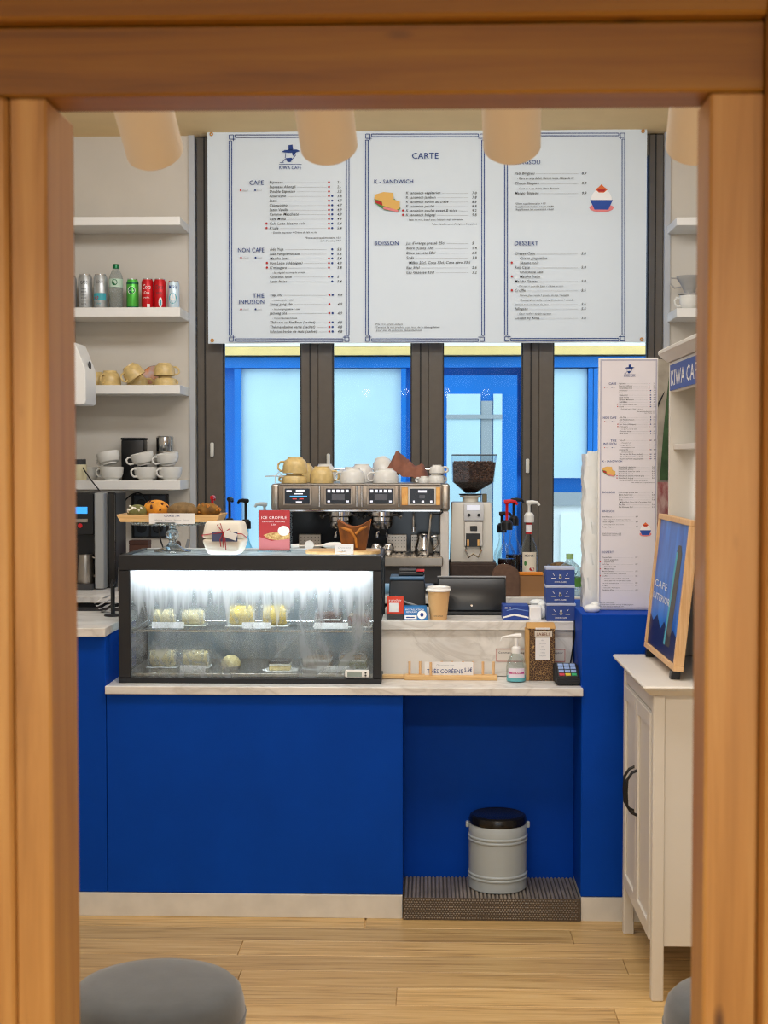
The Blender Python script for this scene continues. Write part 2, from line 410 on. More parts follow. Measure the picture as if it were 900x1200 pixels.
# outside, across the lane
struct(obj('ground_outside', B().box(-6, 6, YB+0.2, 14, -0.12, -0.06), mat('paving_grey', '#9a9a96', 0.8, var=0.1)))
YO = 10.0
FB = mat('facade_blue', '#0a72cc', 0.45, var=0.10, vscale=1.6); CY = mat('pale_blind', '#bcdfea', 0.6, var=0.04, vscale=3)
YEL = mat('facade_yellow', '#e6cb86', 0.6, var=0.05); OFFW = mat('facade_offwhite', '#dfe9ea', 0.6); OGREY = mat('facade_grey', '#9aa6ac', 0.6)
f = thing('shop_facade', 'bright blue painted facade with pale blinds, seen through the windows', 'building', (0, YO, -0.06))
def ob(px0, px1, py0, py1, dy0, dy1):
    a, c = W(px0, py1, YO), W(px1, py0, YO)
    return (a.x, c.x, dy0, dy1, a.z+0.06, c.z+0.06)
obj('wall', B().box(-4.5, 4.5, 0.05, 0.3, 0, 6.0), FB, f)
obj('fascia', B().box(*ob(150, 860, 418, 432, -0.06, 0.05)), FB, f)
obj('beam', B().box(*ob(150, 860, 407, 418, -0.12, 0.05)), YEL, f)
obj('upper_panel', B().box(*ob(150, 860, 300, 407, -0.03, 0.05)), OFFW, f)
for px0, px1, py0, py1 in ((283, 470, 432, 760), (618, 688, 432, 560), (700, 745, 432, 560)):
    p = obj('blind', B().box(*ob(px0, px1, py0, py1, -0.01, 0.05)), CY, f)
    for q in (ob(px0-6, px0, py0, py1, -0.05, 0.05), ob(px1, px1+6, py0, py1, -0.05, 0.05)): obj('frame', B().box(*q), FB, p)
pd = obj('door', B().box(*ob(506, 606, 440, 900, -0.03, 0.05)), FB, f)
obj('pane', B().box(*ob(523, 563, 462, 800, -0.05, -0.03)), CY, pd)
obj('pane', B().box(*ob(577, 588, 462, 800, -0.05, -0.03)), CY, pd)
obj('inner_frame', B().box(*ob(563, 577, 470, 800, -0.045, -0.03)).box(*ob(523, 588, 486, 491, -0.06, -0.05)), OGREY, pd)
obj('sill', B().box(*ob(618, 745, 577, 592, -0.10, 0.05)), OGREY, f)
pw = obj('parapet', B().box(*ob(612, 745, 592, 900, -0.08, 0.05)), OFFW, f)
obj('panel', B().box(*ob(655, 740, 602, 720, -0.1, -0.08)), mat('pale_mint', '#e3f4f2', 0.6), pw)

# ================================================================ timber doorway in front, with an unseen shade panel added overhead
YT = 1.60
tf = thing('timber_frame', 'pale pine doorway of square posts and a beam around the view of the bar', 'frame', (0, YT, 0))
def xz(px, py, Y=YT): return W(px, py, Y)
zb = xz(450, 111).z; zt = xz(450, 27).z
lx0, lx1 = WX(15, YT, 700), WX(59, YT, 700); rx0, rx1 = WX(827.5, YT, 700), WX(891, YT, 700)
obj('post', B().box(lx0, lx1, 0, 0.125, 0, zb, 0.003), PINE, tf)
obj('post', B().box(rx0, rx1, 0, 0.075, 0, zb, 0.003), PINE, tf)
obj('post', B().box(lx0-0.14, lx0, -0.006, 0.12, 0, zb, 0.004), PINE, tf)
obj('post', B().box(rx1+0.001, rx1+0.12, -0.03, 0.09, 0, zt+0.2, 0.004), PINE, tf)
obj('beam', B().box(lx0-0.14, rx1, 0, 0.075, zb+0.001, zt, 0.003), PINE_SHADE, tf)
obj('beam', B().box(lx0-0.14, rx1, -0.02, 0.075, zt+0.001, zt+0.13, 0.004), PINE_SHADE, tf)
obj('added_shade_panel', B().box(-1.0, 0.95, -1.2, 0.0, zt+0.132, zt+0.16), PINE_SHADE, tf)  # unseen panel added to shade the upper timber

# ================================================================ ceiling lamps, some added unseen
LAMPM = mat('lamp_housing', '#e8e6e2', 0.5)
for (x, y, sx, sy, p, c), nm in zip(LAMPS, ('above the back bar', 'in front of the counter', 'near the shop front, added unseen to light the posts')):
    wash = nm == 'above the back bar'
    t = thing('ceiling_light', ('slim white light added unseen to brighten the menu banner and upper wall' if wash else 'long flat white ceiling light ' + nm), 'light', (x, y, CEIL))
    if wash:
        obj('housing', B().box(-sx/2-0.02, sx/2+0.02, -0.12, 0.12, -0.005, 0.055, 0.004, Tm(0, 0.02, -0.11) @ Rm(R(58), 'X')), LAMPM, t)
        for q in (-sx/2+0.2, sx/2-0.2): obj('bracket', B().box(q-0.01, q+0.01, -0.03, -0.01, -0.10, -0.0005, 0.002), LAMPM, t)
    else: obj('housing', B().box(-sx/2-0.03, sx/2+0.03, -sy/2-0.03, sy/2+0.03, -0.06, 0, 0.005), LAMPM, t)
# white tube spotlights on a ceiling track
YS = 2.55
TUBE = mat('spot_tube', '#efe2cf', 0.4)
tr = thing('lamp_track', 'thin white ceiling track carrying the four tube spotlights', 'track', (0.0, 2.2, CEIL))
obj('rail', B().box(-0.9, 0.9, -0.015, 0.015, -0.03, 0, 0.002), WHITE, tr)
for (px, py), nm in zip(((182, 180), (386, 174), (600, 173), (814, 174)), ('over the drink cans', 'over the left menu sheet', 'over the right menu sheet', 'beside the right timber post')):
    e = W(px, py, YS)
    ax = Vector((0.06, 0.78, -0.63)).normalized()
    q = Vector((0, 0, -1)).rotation_difference(ax).to_matrix().to_4x4()
    st = e - ax*0.42
    t = thing('tube_spotlight', 'white cylindrical tube spotlight ' + nm, 'spotlight', (e.x, e.y, e.z), (0, 0, 0), 'tube spotlights on the track')
    obj('tube', B().lathe([(0, 0.42), (0.046, 0.42), (0.051, 0.412), (0.051, 0.004), (0.047, 0.0), (0.044, 0.004), (0.044, 0.05), (0, 0.05)], 36, q), TUBE, t)
    a = -ax*0.3
    obj('stem', B().tube([tuple(a), (a.x, 2.2-e.y, a.z+0.12), (a.x, 2.2-e.y, CEIL-0.03-e.z)], 0.009, 8), WHITE, t)
    l = bpy.data.lights.new('spot_bulb', 'SPOT'); l.energy = 12; l.color = (1.0, 0.9, 0.76); l.spot_size = R(80); l.spot_blend = 0.8; l.shadow_soft_size = 0.035
    lo = bpy.data.objects.new('spot_bulb', l); COL.objects.link(lo); lo.parent = t
    lo.location = ax*0.01; lo.rotation_mode = 'QUATERNION'; lo.rotation_quaternion = Vector((0,0,-1)).rotation_difference(ax)

# ================================================================ counter
YC = 4.83
cl = WX(125, YC, 900); cr = WX(472, YC, 900); pl = WX(681, YC, 900); pr = WX(757, YC, 900)
ZL, ZU = 0.80, 1.00                       # lower ledge and raised counter
YR = 5.07                                 # riser and back of the recess
LA = XL+0.002
t = thing('service_counter', 'blue panelled cafe counter with white skirting and a recess', 'counter', (0, YC, 0))
def cb(n, x0, x1, y0, y1, z0, z1, m, bev=0.0015, par=None): return obj(n, B().box(x0, x1, y0-YC, y1-YC, z0, z1, bev), m, par or t)
cb('front_panel', LA, cl-0.001, YC, YC+0.05, 0.083, ZU-0.03, BLUE)
cb('front_panel', cl+0.001, cr, YC, YC+0.05, 0.083, ZL-0.03, BLUE)
cb('side_panel', cl-0.05, cl-0.001, YC+0.05, 5.34, ZL-0.03, ZU-0.03, BLUE)
cb('side_panel', cr-0.03, cr, YC+0.05, YR, 0.083, ZL-0.03, BLUE)
cb('recess_panel', cr, pl, YR-0.002, YR+0.03, 0, ZL-0.03, BLUE)
cb('inner_body', cl, WX(447, 5.05, 760)-0.0, 5.335, 5.36, 0, ZL-0.03, WHITEC)
cb('riser', WX(440, YR, 760), pl-0.006, YR, YR+0.03, ZL, ZU-0.033, MARBLE)
cb('skirting', LA, cr-0.001, YC-0.004, YC+0.03, 0, 0.081, BASEW)
w1 = thing('ledge_worktop', 'white marbled low ledge carrying the glass display case', 'worktop', (0, YC, ZL-0.028))
obj('slab', B().box(cl, pl+0.004, -0.02, 0.53 if False else YR-YC-0.001, 0, 0.028, 0.002), MARBLE, w1)
obj('slab', B().box(cl, WX(440, YR, 760)-0.002, YR-YC, 0.50, 0, 0.028, 0.002), MARBLE, w1)
w2 = tag(obj('counter_worktop', B().box(LA, cl+0.004, -0.03, 0.52, 0, 0.03, 0.002), MARBLE, None, (0, YC, ZU-0.03)), 'white marbled worktop on the high end of the counter under the towel dispenser', 'worktop')
w3 = tag(obj('till_worktop', B().box(WX(447, 5.05, 730), pl-0.004, 0, 0.50, 0, 0.032, 0.002), MARBLE, None, (0, YR-0.02, ZU-0.032)), 'white marbled raised worktop under the till and paper cup', 'worktop')
# pedestal block
t = thing('counter_pedestal', 'blue square pedestal block under the tall menu board', 'pedestal', (0, YC, 0))
obj('body', B().box(pl, pr+0.12, -0.005, 0.52, 0.083, 1.05, 0.002), BLUE, t)
obj('skirting', B().box(pl+0.001, pr+0.12, -0.009, 0.4, 0, 0.081), BASEW, t)
# step with metal tread
SH = 0.078
TREAD = mat('worn_metal_tread', '#a89e92', 0.45, metal=0.45, var=0.25, vscale=9)
t = thing('foot_step', 'low step covered in ribbed worn metal under the recess', 'step', (cr, YC, 0))
wd = pl-cr
obj('body', B().box(0.003, wd-0.003, -0.012, YR-YC-0.003, 0, SH-0.004), mat('step_core', '#4a453f', 0.6), t)
nr = 44; b = B()
for k in range(nr):                       # ribs along the depth on top
    x = 0.004 + (wd-0.008)*(k+0.5)/nr; h = (wd-0.008)/nr*0.34
    b.prism([(x-h, SH-0.004), (x+h, SH-0.004), (x+h*0.5, SH), (x-h*0.5, SH)], -0.014, YR-YC-0.004)
o = obj('tread_rib', b, TREAD, t); o['kind'] = 'stuff'
b = B()                                   # checker bumps of the riser sheet
obj('riser_sheet', B().box(0.002, wd-0.002, -0.016, -0.012, 0.001, SH-0.001), mat('tread_backing', '#5e5348', 0.5, metal=0.3), t)  # dark brown backing sheet behind the lighter bumps
for r in range(9):
    for k in range(64):
        x = 0.008 + (wd-0.016)*(k+0.5*(r % 2))/64; z = 0.008 + r*0.0077
        b._add([(x-0.0036, -0.0161, z), (x, -0.0161, z-0.0032), (x+0.0036, -0.0161, z), (x, -0.0161, z+0.0032), (x, -0.020, z)], [(0,1,4),(1,2,4),(2,3,4),(3,0,4)])
o = obj('checker_sheet', b, TREAD, t, smooth=0); o['kind'] = 'stuff'
# bin
p = W(583, 1046, 4.955)
BINM = mat('bin_grey_enamel', '#a9b2b6', 0.38)
t = thing('waste_bin', 'pale grey enamel waste bin with black lid standing on the step', 'bin', (p.x, 4.955, SH)); t.scale = (1, 1, 0.93)
r0 = 0.101
prof = [(0, 0), (r0*0.97, 0), (r0, 0.004)]
for z in (0.045, 0.058, 0.185, 0.198): prof += [(r0, z-0.006), (r0+0.0035, z-0.002), (r0+0.0035, z+0.002), (r0, z+0.006)]
prof += [(r0, 0.238), (r0-0.004, 0.244), (0, 0.244)]
obj('drum', B().lathe(prof, 40), BINM, t)
obj('lid', B().lathe([(0, 0.2445), (r0-0.001, 0.2445), (r0+0.001, 0.256), (r0-0.004, 0.272), (r0-0.012, 0.277), (r0-0.02, 0.274), (0, 0.274)], 40), mat('bin_lid_black', '#141414', 0.22), t)
for s in (-1, 1):
    obj('ear', B().box(-0.006, 0.006, -0.010, 0.010, -0.010, 0.012, 0.003, Tm(s*(r0+0.005), 0, 0.235)), BINM, t)
# round poufs
VELV = mat('grey_velvet', '#5f6468', 0.9, var=0.10, vscale=14, sheen=0.5, bump=0.05, bscale=120)
def pouf(px, Y, rad, hgt, label):
    x = WX(px, Y, 1160)
    t = thing('pouf', label, 'stool', (x, Y, 0), (0,0,0), 'grey velvet poufs')
    pr = [(0, 0.012), (rad*0.93, 0.012), (rad*0.97, 0.02), (rad, 0.06), (rad, hgt-0.075), (rad*0.99, hgt-0.045), (rad*0.955, hgt-0.02), (rad*0.88, hgt-0.006), (rad*0.7, hgt+0.002), (rad*0.4, hgt+0.006), (0, hgt+0.007)]
    obj('upholstery', B().lathe(pr, 56), VELV, t)
    obj('piping', B().tube([(rad*0.999*math.cos(2*PI*k/48), rad*0.999*math.sin(2*PI*k/48), hgt-0.07) for k in range(48)], 0.003, 6, True), VELV, t)
    obj('base', B().cyl(rad*0.85, 0, 0.012, 40), BLACK, t)
pouf(183, 3.02, 0.192, 0.443, 'grey velvet pouf standing beside the left timber post')
pouf(878, 3.05, 0.182, 0.418, 'grey velvet pouf standing below the white cabinet')

# ================================================================ white cabinet with hutch, on the right
XC = 0.654; CY0, CY1 = 4.10, 4.72; CH = 0.925
t = thing('side_cabinet', 'white painted two-door cabinet with black bow handles', 'cabinet', (XC, CY0, 0))
L = CY1-CY0; DP = 0.395
for (x, y) in ((0, 0), (0, L-0.035), (DP-0.035, 0), (DP-0.035, L-0.035)):
    obj('leg', B().box(x, x+0.035, y, y+0.035, 0, CH-0.03, 0.003), WHITEC, t)
obj('side_panel', B().box(0.035, DP-0.035, 0.006, 0.024, 0.16, CH-0.03, 0.001), WHITEC, t)
obj('side_panel', B().box(0.035, DP-0.035, L-0.024, L-0.006, 0.16, CH-0.03, 0.001), WHITEC, t)
obj('carcass', B().box(0.03, DP-0.006, 0.026, L-0.026, 0.165, CH-0.03), WHITEC, t)
obj('top_rail', B().box(0.004, 0.028, 0.036, L-0.036, CH-0.085, CH-0.03, 0.002), WHITEC, t)
obj('top', B().taper(CH-0.03, CH-0.012, (-0.008, DP+0.004, -0.010, L+0.010), (-0.030, DP+0.004, -0.032, L+0.032)).box(-0.032, DP+0.004, -0.034, L+0.034, CH-0.012, CH, 0.004), WHITEC, t)
for k, (y0, y1) in enumerate(((0.038, L/2-0.002), (L/2+0.002, L-0.038))):
    d = obj('door', B().box(0.004, 0.022, y0, y1, 0.17, CH-0.09, 0.002), WHITEC, t)
    fr = B()
    for (a0, a1, b0, b1) in ((y0, y0+0.035, 0.17, CH-0.09), (y1-0.035, y1, 0.17, CH-0.09), (y0+0.035, y1-0.035, 0.17, 0.215), (y0+0.035, y1-0.035, CH-0.135, CH-0.09)):
        fr.box(-0.004, 0.004, a0, a1, b0, b1, 0.0015)
    obj('door_frame', fr, WHITEC, d)
    hy = L/2 + (-0.028 if k == 0 else 0.028); z0, z1 = 0.475, 0.615
    obj('handle', B().tube([(-0.003, hy, z0), (-0.02, hy, z0+0.008), (-0.034, hy, z0+0.03), (-0.036, hy, (z0+z1)/2), (-0.034, hy, z1-0.03), (-0.02, hy, z1-0.008), (-0.003, hy, z1)], 0.0045, 8), BLACK, d)
# hutch standing on the cabinet
HX = 0.80; HZ0 = CH; HZ1 = 1.895
t = thing('hutch', 'white open hutch with blue name strip standing on the cabinet', 'shelf unit', (HX, CY0-0.02, HZ0))
HL = CY1-CY0+0.04; HD = 0.24; HH = HZ1-HZ0
obj('side_panel', B().box(0, HD, 0, 0.022, 0, HH, 0.001), WHITEC, t)
obj('side_panel', B().box(0, HD, HL-0.022, HL, 0, HH, 0.001), WHITEC, t)
obj('back_panel', B().box(HD-0.012, HD, 0.023, HL-0.023, 0, HH), mat('hutch_back', '#e6ddc9', 0.6), t)
obj('header', B().box(0.002, 0.02, 0.023, HL-0.023, HH-0.10, HH-0.001, 0.001), WHITEC, t)
obj('cornice', B().taper(HH, HH+0.025, (-0.005, HD+0.004, -0.006, HL+0.006), (-0.030, HD+0.004, -0.03, HL+0.03)).box(-0.032, HD+0.004, -0.032, HL+0.032, HH+0.025, HH+0.04, 0.003), WHITEC, t)
STRIP = mat('blue_strip', '#3d5aa8', 0.6)
s1 = obj('name_strip', B().box(-0.002, 0.0015, 0.03, HL-0.03, HH-0.095, HH-0.012), STRIP, t)
s1['label'] = 'blue strip with white capital letters'
mL = Matrix(((0,0,-1,-0.003),(-1,0,0,HL-0.05),(0,1,0,HH-0.08),(0,0,0,1)))
b = B(); text(b, 'KIWA CAFE', mL, 0.05, 0.50); obj('lettering', b, INKW, s1, smooth=0, fixn=False)
for z in (0.40, 0.70):
    o = obj('shelf', B().box(0.012, HD-0.013, 0.023, HL-0.023, z-0.018, z, 0.001), WHITEC, t)
    if z < 0.6: obj('shelf_strip', B().box(0.008, 0.0118, 0.03, HL-0.03, z-0.03, z+0.004), STRIP, o)
b = B()
for yy in (0.05, HL-0.05):
    for k in range(8): b.cyl(0.004, HD-0.014, HD-0.0121, 8, Tm(0, yy, 0.08+k*0.1) @ Rm(PI/2, 'Y'))
obj('peg_hole', b, BLACKM, t)['kind'] = 'stuff'
obj('light_strip', B().box(0.09, 0.10, HL-0.04, HL-0.023, 0.46, 0.66, 0.001), mat('led_strip', '#ffffff', 0.5, emit=1.5), t)
# patterned sheet on the return wall, just right of the menu board
ART = mat('art_grey', '#a39a8b', 0.8, var=0.22, vscale=14)
YA = 5.355
x0 = WX(750, YA); x1 = WX(800, YA)
t = thing('wall_hanging', 'grey printed wall hanging with green spike behind the tall menu board', 'poster', (x0, YA, 0))
za, zc = WZ(640, YA, 780), WZ(421, YA, 780)
obj('sheet', B().box(0, x1-x0, -0.006, 0, za, zc), ART, t)
def ap(px, py): q = W(px, py, YA-0.0075); return (q.x-x0, -0.0075, q.z)
obj('green_print', B().poly([ap(773, 563), ap(783, 563), ap(784, 440), ap(778, 500)]), mat('art_green', '#3f5a38', 0.8, var=0.2, vscale=30), t, fixn=False)
obj('dark_print', B().poly([ap(771, 478), ap(778, 462), ap(779, 458), ap(771, 472)]), BLACKM, t, fixn=False)
obj('pink_print', B().poly([ap(755, 640), ap(798, 640), ap(798, 565), ap(755, 565)]), mat('art_pink', '#d9b6ab', 0.8, col2='#a5504f', vscale=60, stretch=(1,1,0.4)), t, fixn=False)
# leaning picture in a birch frame
c0 = Vector((0.722, 4.735, 0)); c1 = Vector((0.722, 4.17, 0))
c0.z = c1.z = CH
u = Vector((c1.x-c0.x, c1.y-c0.y, 0)); wdt = u.length; u.normalize()
nrm = Vector((u.y, -u.x, 0))              # out of the picture, towards the room
if nrm.x > 0: nrm = -nrm
lean = R(6.0); v = (Vector((0,0,1))*math.cos(lean) - nrm*math.sin(lean)); nn = u.cross(v)
hgt = 0.445
M = Matrix(((u.x, v.x, nn.x, 0), (u.y, v.y, nn.y, 0), (u.z, v.z, nn.z, 0), (0,0,0,1)))
t = thing('framed_picture', 'framed deep blue picture in pale wood leaning on the cabinet top', 'picture', (c0.x, c0.y, CH+0.029))
fw, fd = 0.017, 0.03
for (a, bq, cq, d) in ((0, wdt, 0, fw), (0, wdt, hgt-fw, hgt), (0, fw, fw, hgt-fw), (wdt-fw, wdt, fw, hgt-fw)):
    obj('frame_bar', B().box(a, bq, cq, d, -fd, 0, 0.0015, M), BIRCHZ, t)
pic = obj('print', B().box(fw, wdt-fw, fw, hgt-fw, -0.012, -0.008, 0, M), mat('picture_blue', '#1560c8', 0.35, col2='#2f86ee', vscale=16, stretch=(1,1,0.3)), t)
Z = -0.0075; iw = wdt-2*fw; ih = hgt-2*fw
def pp(x, y): return (fw+iw*x, fw+ih*y, Z)
obj('dark_band', B().poly([pp(0,0), pp(1,0), pp(1,0.16), pp(0.8,0.22), pp(0.7,0.15), pp(0.5,0.24), pp(0.4,0.17), pp(0.25,0.26), pp(0.12,0.2), pp(0,0.24)], M), mat('picture_navy', '#0a1c4e', 0.4), pic, fixn=False)
b = B(); b.poly([pp(0.55,0.08), pp(0.75,0.08), pp(0.83,0.78), pp(0.78,0.84), pp(0.70,0.84), pp(0.65,0.78)], M); obj('tall_glass', b, mat('picture_umber', '#5c5a55', 0.5), pic, fixn=False)
b = B(); b.poly([(x, y, Z+0.0003) for x, y, _ in (pp(0.55,0.08), pp(0.60,0.08), pp(0.705,0.8), pp(0.65,0.78))], M); obj('glass_edge', b, mat('picture_cyan', '#58b7cf', 0.5), pic, fixn=False)
MU = M @ Tm(fw, fw, Z+0.0005); b = B()
text(b, 'CAFE', MU @ Tm(0.02, ih*0.47, 0), 0.022, iw*0.45); text(b, 'INTERIOR', MU @ Tm(0.01, ih*0.37, 0), 0.022, iw*0.6)
obj('lettering', b, INKW, pic, fixn=False, smooth=0)
for a in (0.03, wdt-0.06): obj('foot', B().box(a, a+0.03, -0.026, -0.004, -0.028, -0.001, 0, M), BLACK, t)

# ================================================================ menu banner on the window
YM = 6.88
bl, br, bt, bb = WX(243.5, YM, 280), WX(757.5, YM, 280), WZ(152, YM, 500), WZ(402, YM, 500)
t = thing('menu_banner', 'wide white menu banner with three navy-bordered price lists across the window tops', 'banner', (bl, YM, bb))
obj('sheet', B().grid(60, 4, lambda u, v: ((br-bl)*u, 0.004*math.sin(u*19), (bt-bb)*v)), BANNER, t, fixn=False)
obj('hem', B().tube([((br-bl)*k/59, 0.004*math.sin(k/59*19)+0.003, 0.004) for k in range(60)], 0.004, 6), BANNER, t)
for (x, z) in ((0.02, 0.015), (br-bl-0.02, 0.015), (0.02, bt-bb-0.015), (br-bl-0.02, bt-bb-0.015)):
    obj('eyelet', B().lathe([(0.004, -0.002), (0.009, -0.002), (0.009, 0.002), (0.004, 0.002), (0.004, -0.002)], 14, Tm(x, -0.004, z) @ Rm(PI/2, 'X')), mat('brass', '#c08a3c', 0.4, metal=0.7) if 'brass' not in MATS else MATS['brass'], t)
class Sheet:
    # lays print on an upright flat sheet at depth Y; positions are measured on the photograph and land at that sheet's true place
    def __init__(s, Y, org, parent, fx=None): s.Y = Y; s.o = org; s.p = parent; s.b = {}; s.fx = fx; s.k = S(Y)
    def at(s, px, py):
        if s.fx: px, py = s.fx(px, py)
        return W(px, py, s.Y) - s.o
    def pen(s, m):
        if m not in s.b: s.b[m] = B()
        return s.b[m]
    def sc(s): return s.k*(s.fx.k if s.fx else 1)
    def text(s, m, st, px, py, h, w=None, shear=0.0, align='L'):
        q = s.at(px, py); text(s.pen(m), st, Tm(q.x, q.y, q.z) @ UPR, h*s.sc(), w*s.sc() if w else None, shear, align)
    def dot(s, m, px, py, r, ry=None):
        q = s.at(px, py); disc(s.pen(m), Tm(q.x, q.y, q.z) @ UPR, 0, 0, r*s.sc(), (ry or r)*s.sc(), 12)
    def poly(s, m, pts, lift=0): s.pen(m).poly([tuple(s.at(*p) - Vector((0, lift, 0))) for p in pts])
    def line(s, m, x0, y0, x1, y1, wd=1.0):
        d = Vector((x1-x0, y1-y0)).normalized(); n = Vector((-d.y, d.x))*wd/2
        s.poly(m, [(x0+n.x, y0+n.y), (x1+n.x, y1+n.y), (x1-n.x, y1-n.y), (x0-n.x, y0-n.y)])
    def done(s, names):
        for m, b in s.b.items(): obj(names.get(m, 'lettering'), b, m, s.p, smooth=0, fixn=False)['kind'] = 'stuff'
INKY = mat('print_bread', '#e6b765', 0.7); INKGR = mat('print_green', '#4f8a4a', 0.7); INKP = mat('print_pink', '#e9898c', 0.7); INKO = mat('print_orange', '#e2703a', 0.7); INKB = mat('print_blue', '#2a50a8', 0.7); INKL = mat('print_white', '#fbfbfd', 0.7)
PNAMES = {INK: 'navy_print', INKD: 'price_lettering', INKR: 'red_mark', INKG: 'leader_line', INKY: 'sandwich_print', INKGR: 'lettuce_print', INKP: 'saucer_print', INKO: 'fruit_print', INKB: 'bowl_print', INKL: 'ice_print', INKW: 'white_lettering'}

def logo(s, cx, cy, k=1.0):                # bearded head under a broad-brimmed hat
    P = lambda pts: [(cx+x*k, cy+y*k) for x, y in pts]
    s.poly(INK, P([(-2.2,-9),(2,-9.6),(2.6,-4),(-2,-3.6)]))
    s.poly(INK, P([(-9.5,-2.2),(-6,-4),(0,-4.4),(6,-4.6),(10,-3),(5,-1.4),(-1,-1.2),(-6,-1.6)]))
    s.poly(INK, P([(1.5,-1.5),(5.5,-1.8),(3.5,2.5),(1.8,0.8)]))
    s.line(INK, *P([(-5,-1)])[0], *P([(-5.5,4)])[0], 0.5*k)
    s.poly(INK, P([(-5,4.2),(1,3.6),(2,5.2),(0,8.2),(-3.2,8.0)]))
    s.line(INK, *P([(2,5)])[0], *P([(5.5,1)])[0], 0.5*k)
    s.line(INK, *P([(-8,8)])[0], *P([(-5,4.6)])[0], 0.6*k); s.line(INK, *P([(-11,8.6)])[0], *P([(-7,8.8)])[0], 0.5*k)

C1 = [('Espresso', '2.-', 1, ''), ('Espresso Allongé', '2.-', 1, ''), ('Double Espresso', '3.2', 1, ''), ('Americano', '3.8', 3, ''), ('Latte', '4.7', 3, ''), ('Cappuccino', '4.7', 3, ''), ('Latte Vanille', '4.9', 3, ''), ('Caramel Macchiato', '4.9', 3, ''), ('Café Moka', '4.9', 3, ''), ('Café Latte Sésame noir', '5.4', 3, '*'), ("K'café", '5.4', 3, '*')]
C2 = [('Ade Yuja', '5.6', 2, ''), ('Ade Pamplemousse', '5.6', 2, ''), ('Matcha latte', '5.4', 3, ''), ('Bon Latte (châtaigne)', '4.9', 3, '*'), ("K'misugaru", '3.8', 1, '*'), ('- lait végétal ou sirop de céréale', '', 0, 'n'), ('Chocolat latte', '5', 3, ''), ('Latte fraise', '5.4', 2, '')]
C3 = [('Yuja cha', '4.9', 3, ''), ('- infusion yuja + miel', '', 0, 'n'), ('Saeng gang cha', '4.9', 1, ''), ('- infusion gingembre + miel', '', 0, 'n'), ('Jamong cha', '4.9', 3, ''), ('- infusion pamplemousse', '', 0, 'n'), ('Thé vert au Riz Brun (sachet)', '4.8', 3, ''), ('Thé mandarine verte (sachet)', '4.8', 3, ''), ('Infusion barbe de maïs (sachet)', '4.8', 3, '')]
C4 = [('K sandwich végétarien', '7.8', 0, ''), ('K sandwich jambon', '7.8', 0, ''), ('K sandwich surimi au crabe', '8.8', 0, ''), ('K sandwich poulet', '8.8', 0, ''), ('K sandwich poulet sweet & spicy', '9.2', 0, '*'), ('K sandwich bulgogi', '9.8', 0, '*')]
C5 = [("Jus d'orange pressé 25cl", '5', 0, ''), ('Bière (Cass) 33cl', '5.4', 0, ''), ('Bière canette 50cl', '6.5', 0, ''), ('Soda', '3.8', 0, ''), ('  Milkis 25cl, Coca 33cl, Coca zéro 33cl', '', 0, ''), ('Eau 50cl', '2.6', 0, ''), ('Eau Gazeuse 33cl', '3.2', 0, '')]
C6 = [('Patt Bingsou', '8.9', 0, ''), ('- Glace au neige de lait, Haricot rouge, Gâteau de riz', '', 0, 'n'), ('Choco Bingsou', '8.9', 0, ''), ('- Glace au neige de lait, Oreo, Brownie', '', 0, 'n'), ('Mango Bingsou', '9.9', 0, '')]
C7 = [('Cheese Cake', '5.8', 0, ''), ('      Citron gingembre', '', 0, ''), ('      Sésame noir', '', 0, '*'), ('Roll Cake', '5.8', 0, ''), ('      Chocolate café', '', 0, ''), ('      Matcha fraise', '', 0, '*'), ('Matcha Gateau', '5.8', 0, ''), ('- Thé vert + chocolat blanc + crème au coco', '', 0, 'n'), ('Croffle', '5.5', 0, '*'), ('      Nature glace vanille + poudre de soja + amande', '', 0, 'm'), ('      Chocolat glace vanille + sirop de chocolat + amande', '', 0, 'm'), ('Brownie avec une boule de glace', '5.6', 0, 'm'), ('Affogato', '5.6', 0, ''), ('- Glace vanille + double espresso', '', 0, 'n'), ('Cookie by Kiwa', '3.8', 0, '')]
def plist(s, items, x, y, dy, xp, h=3.1, xd=None, dots=True):
    for st, pr, dd, fl in items:
        hh = h*0.66 if fl in ('n', 'm') else h
        ind = len(st) - len(st.lstrip())
        xx = x + (6 if ind > 3 else (3 if (ind or fl == 'n') else 0))
        s.text(INKD, st.strip(), xx, y, hh, None, 0.18)
        if pr:
            s.text(INKD, pr, xp, y, h, None, 0.18)
            wd = glyphs(st.strip(), 0.18)[2]*hh/CAP
            xe = (xd-3) if (xd and dd) else xp-4
            if xe > xx+wd+3: s.line(INKG, xx+wd+2, y-1, xe, y-1, 0.28)
        if dd & 1: s.dot(INKR, xd, y-1.4, 1.25)
        if dd & 2: s.dot(INK, xd+3.8, y-1.4, 1.25)
        if '*' in fl: s.dot(INKR, x-3.2, y-1.5, 1.3)
        y += dy
    return y
def heading(s, st, xr, y, h=5.2, legend=True, align='R'):
    s.text(INK, st, xr, y, h, {'NON CAFE': 31, 'INFUSION': 30, 'CAFE': 17}.get(st), 0, align)
    if legend:
        s.dot(INKR, xr-27, y+6.4, 1.1); s.text(INKG, 'chaud', xr-25, y+7.4, 2.0); s.dot(INK, xr-10, y+6.4, 1.1); s.text(INKG, 'froid', xr-8, y+7.4, 2.0)
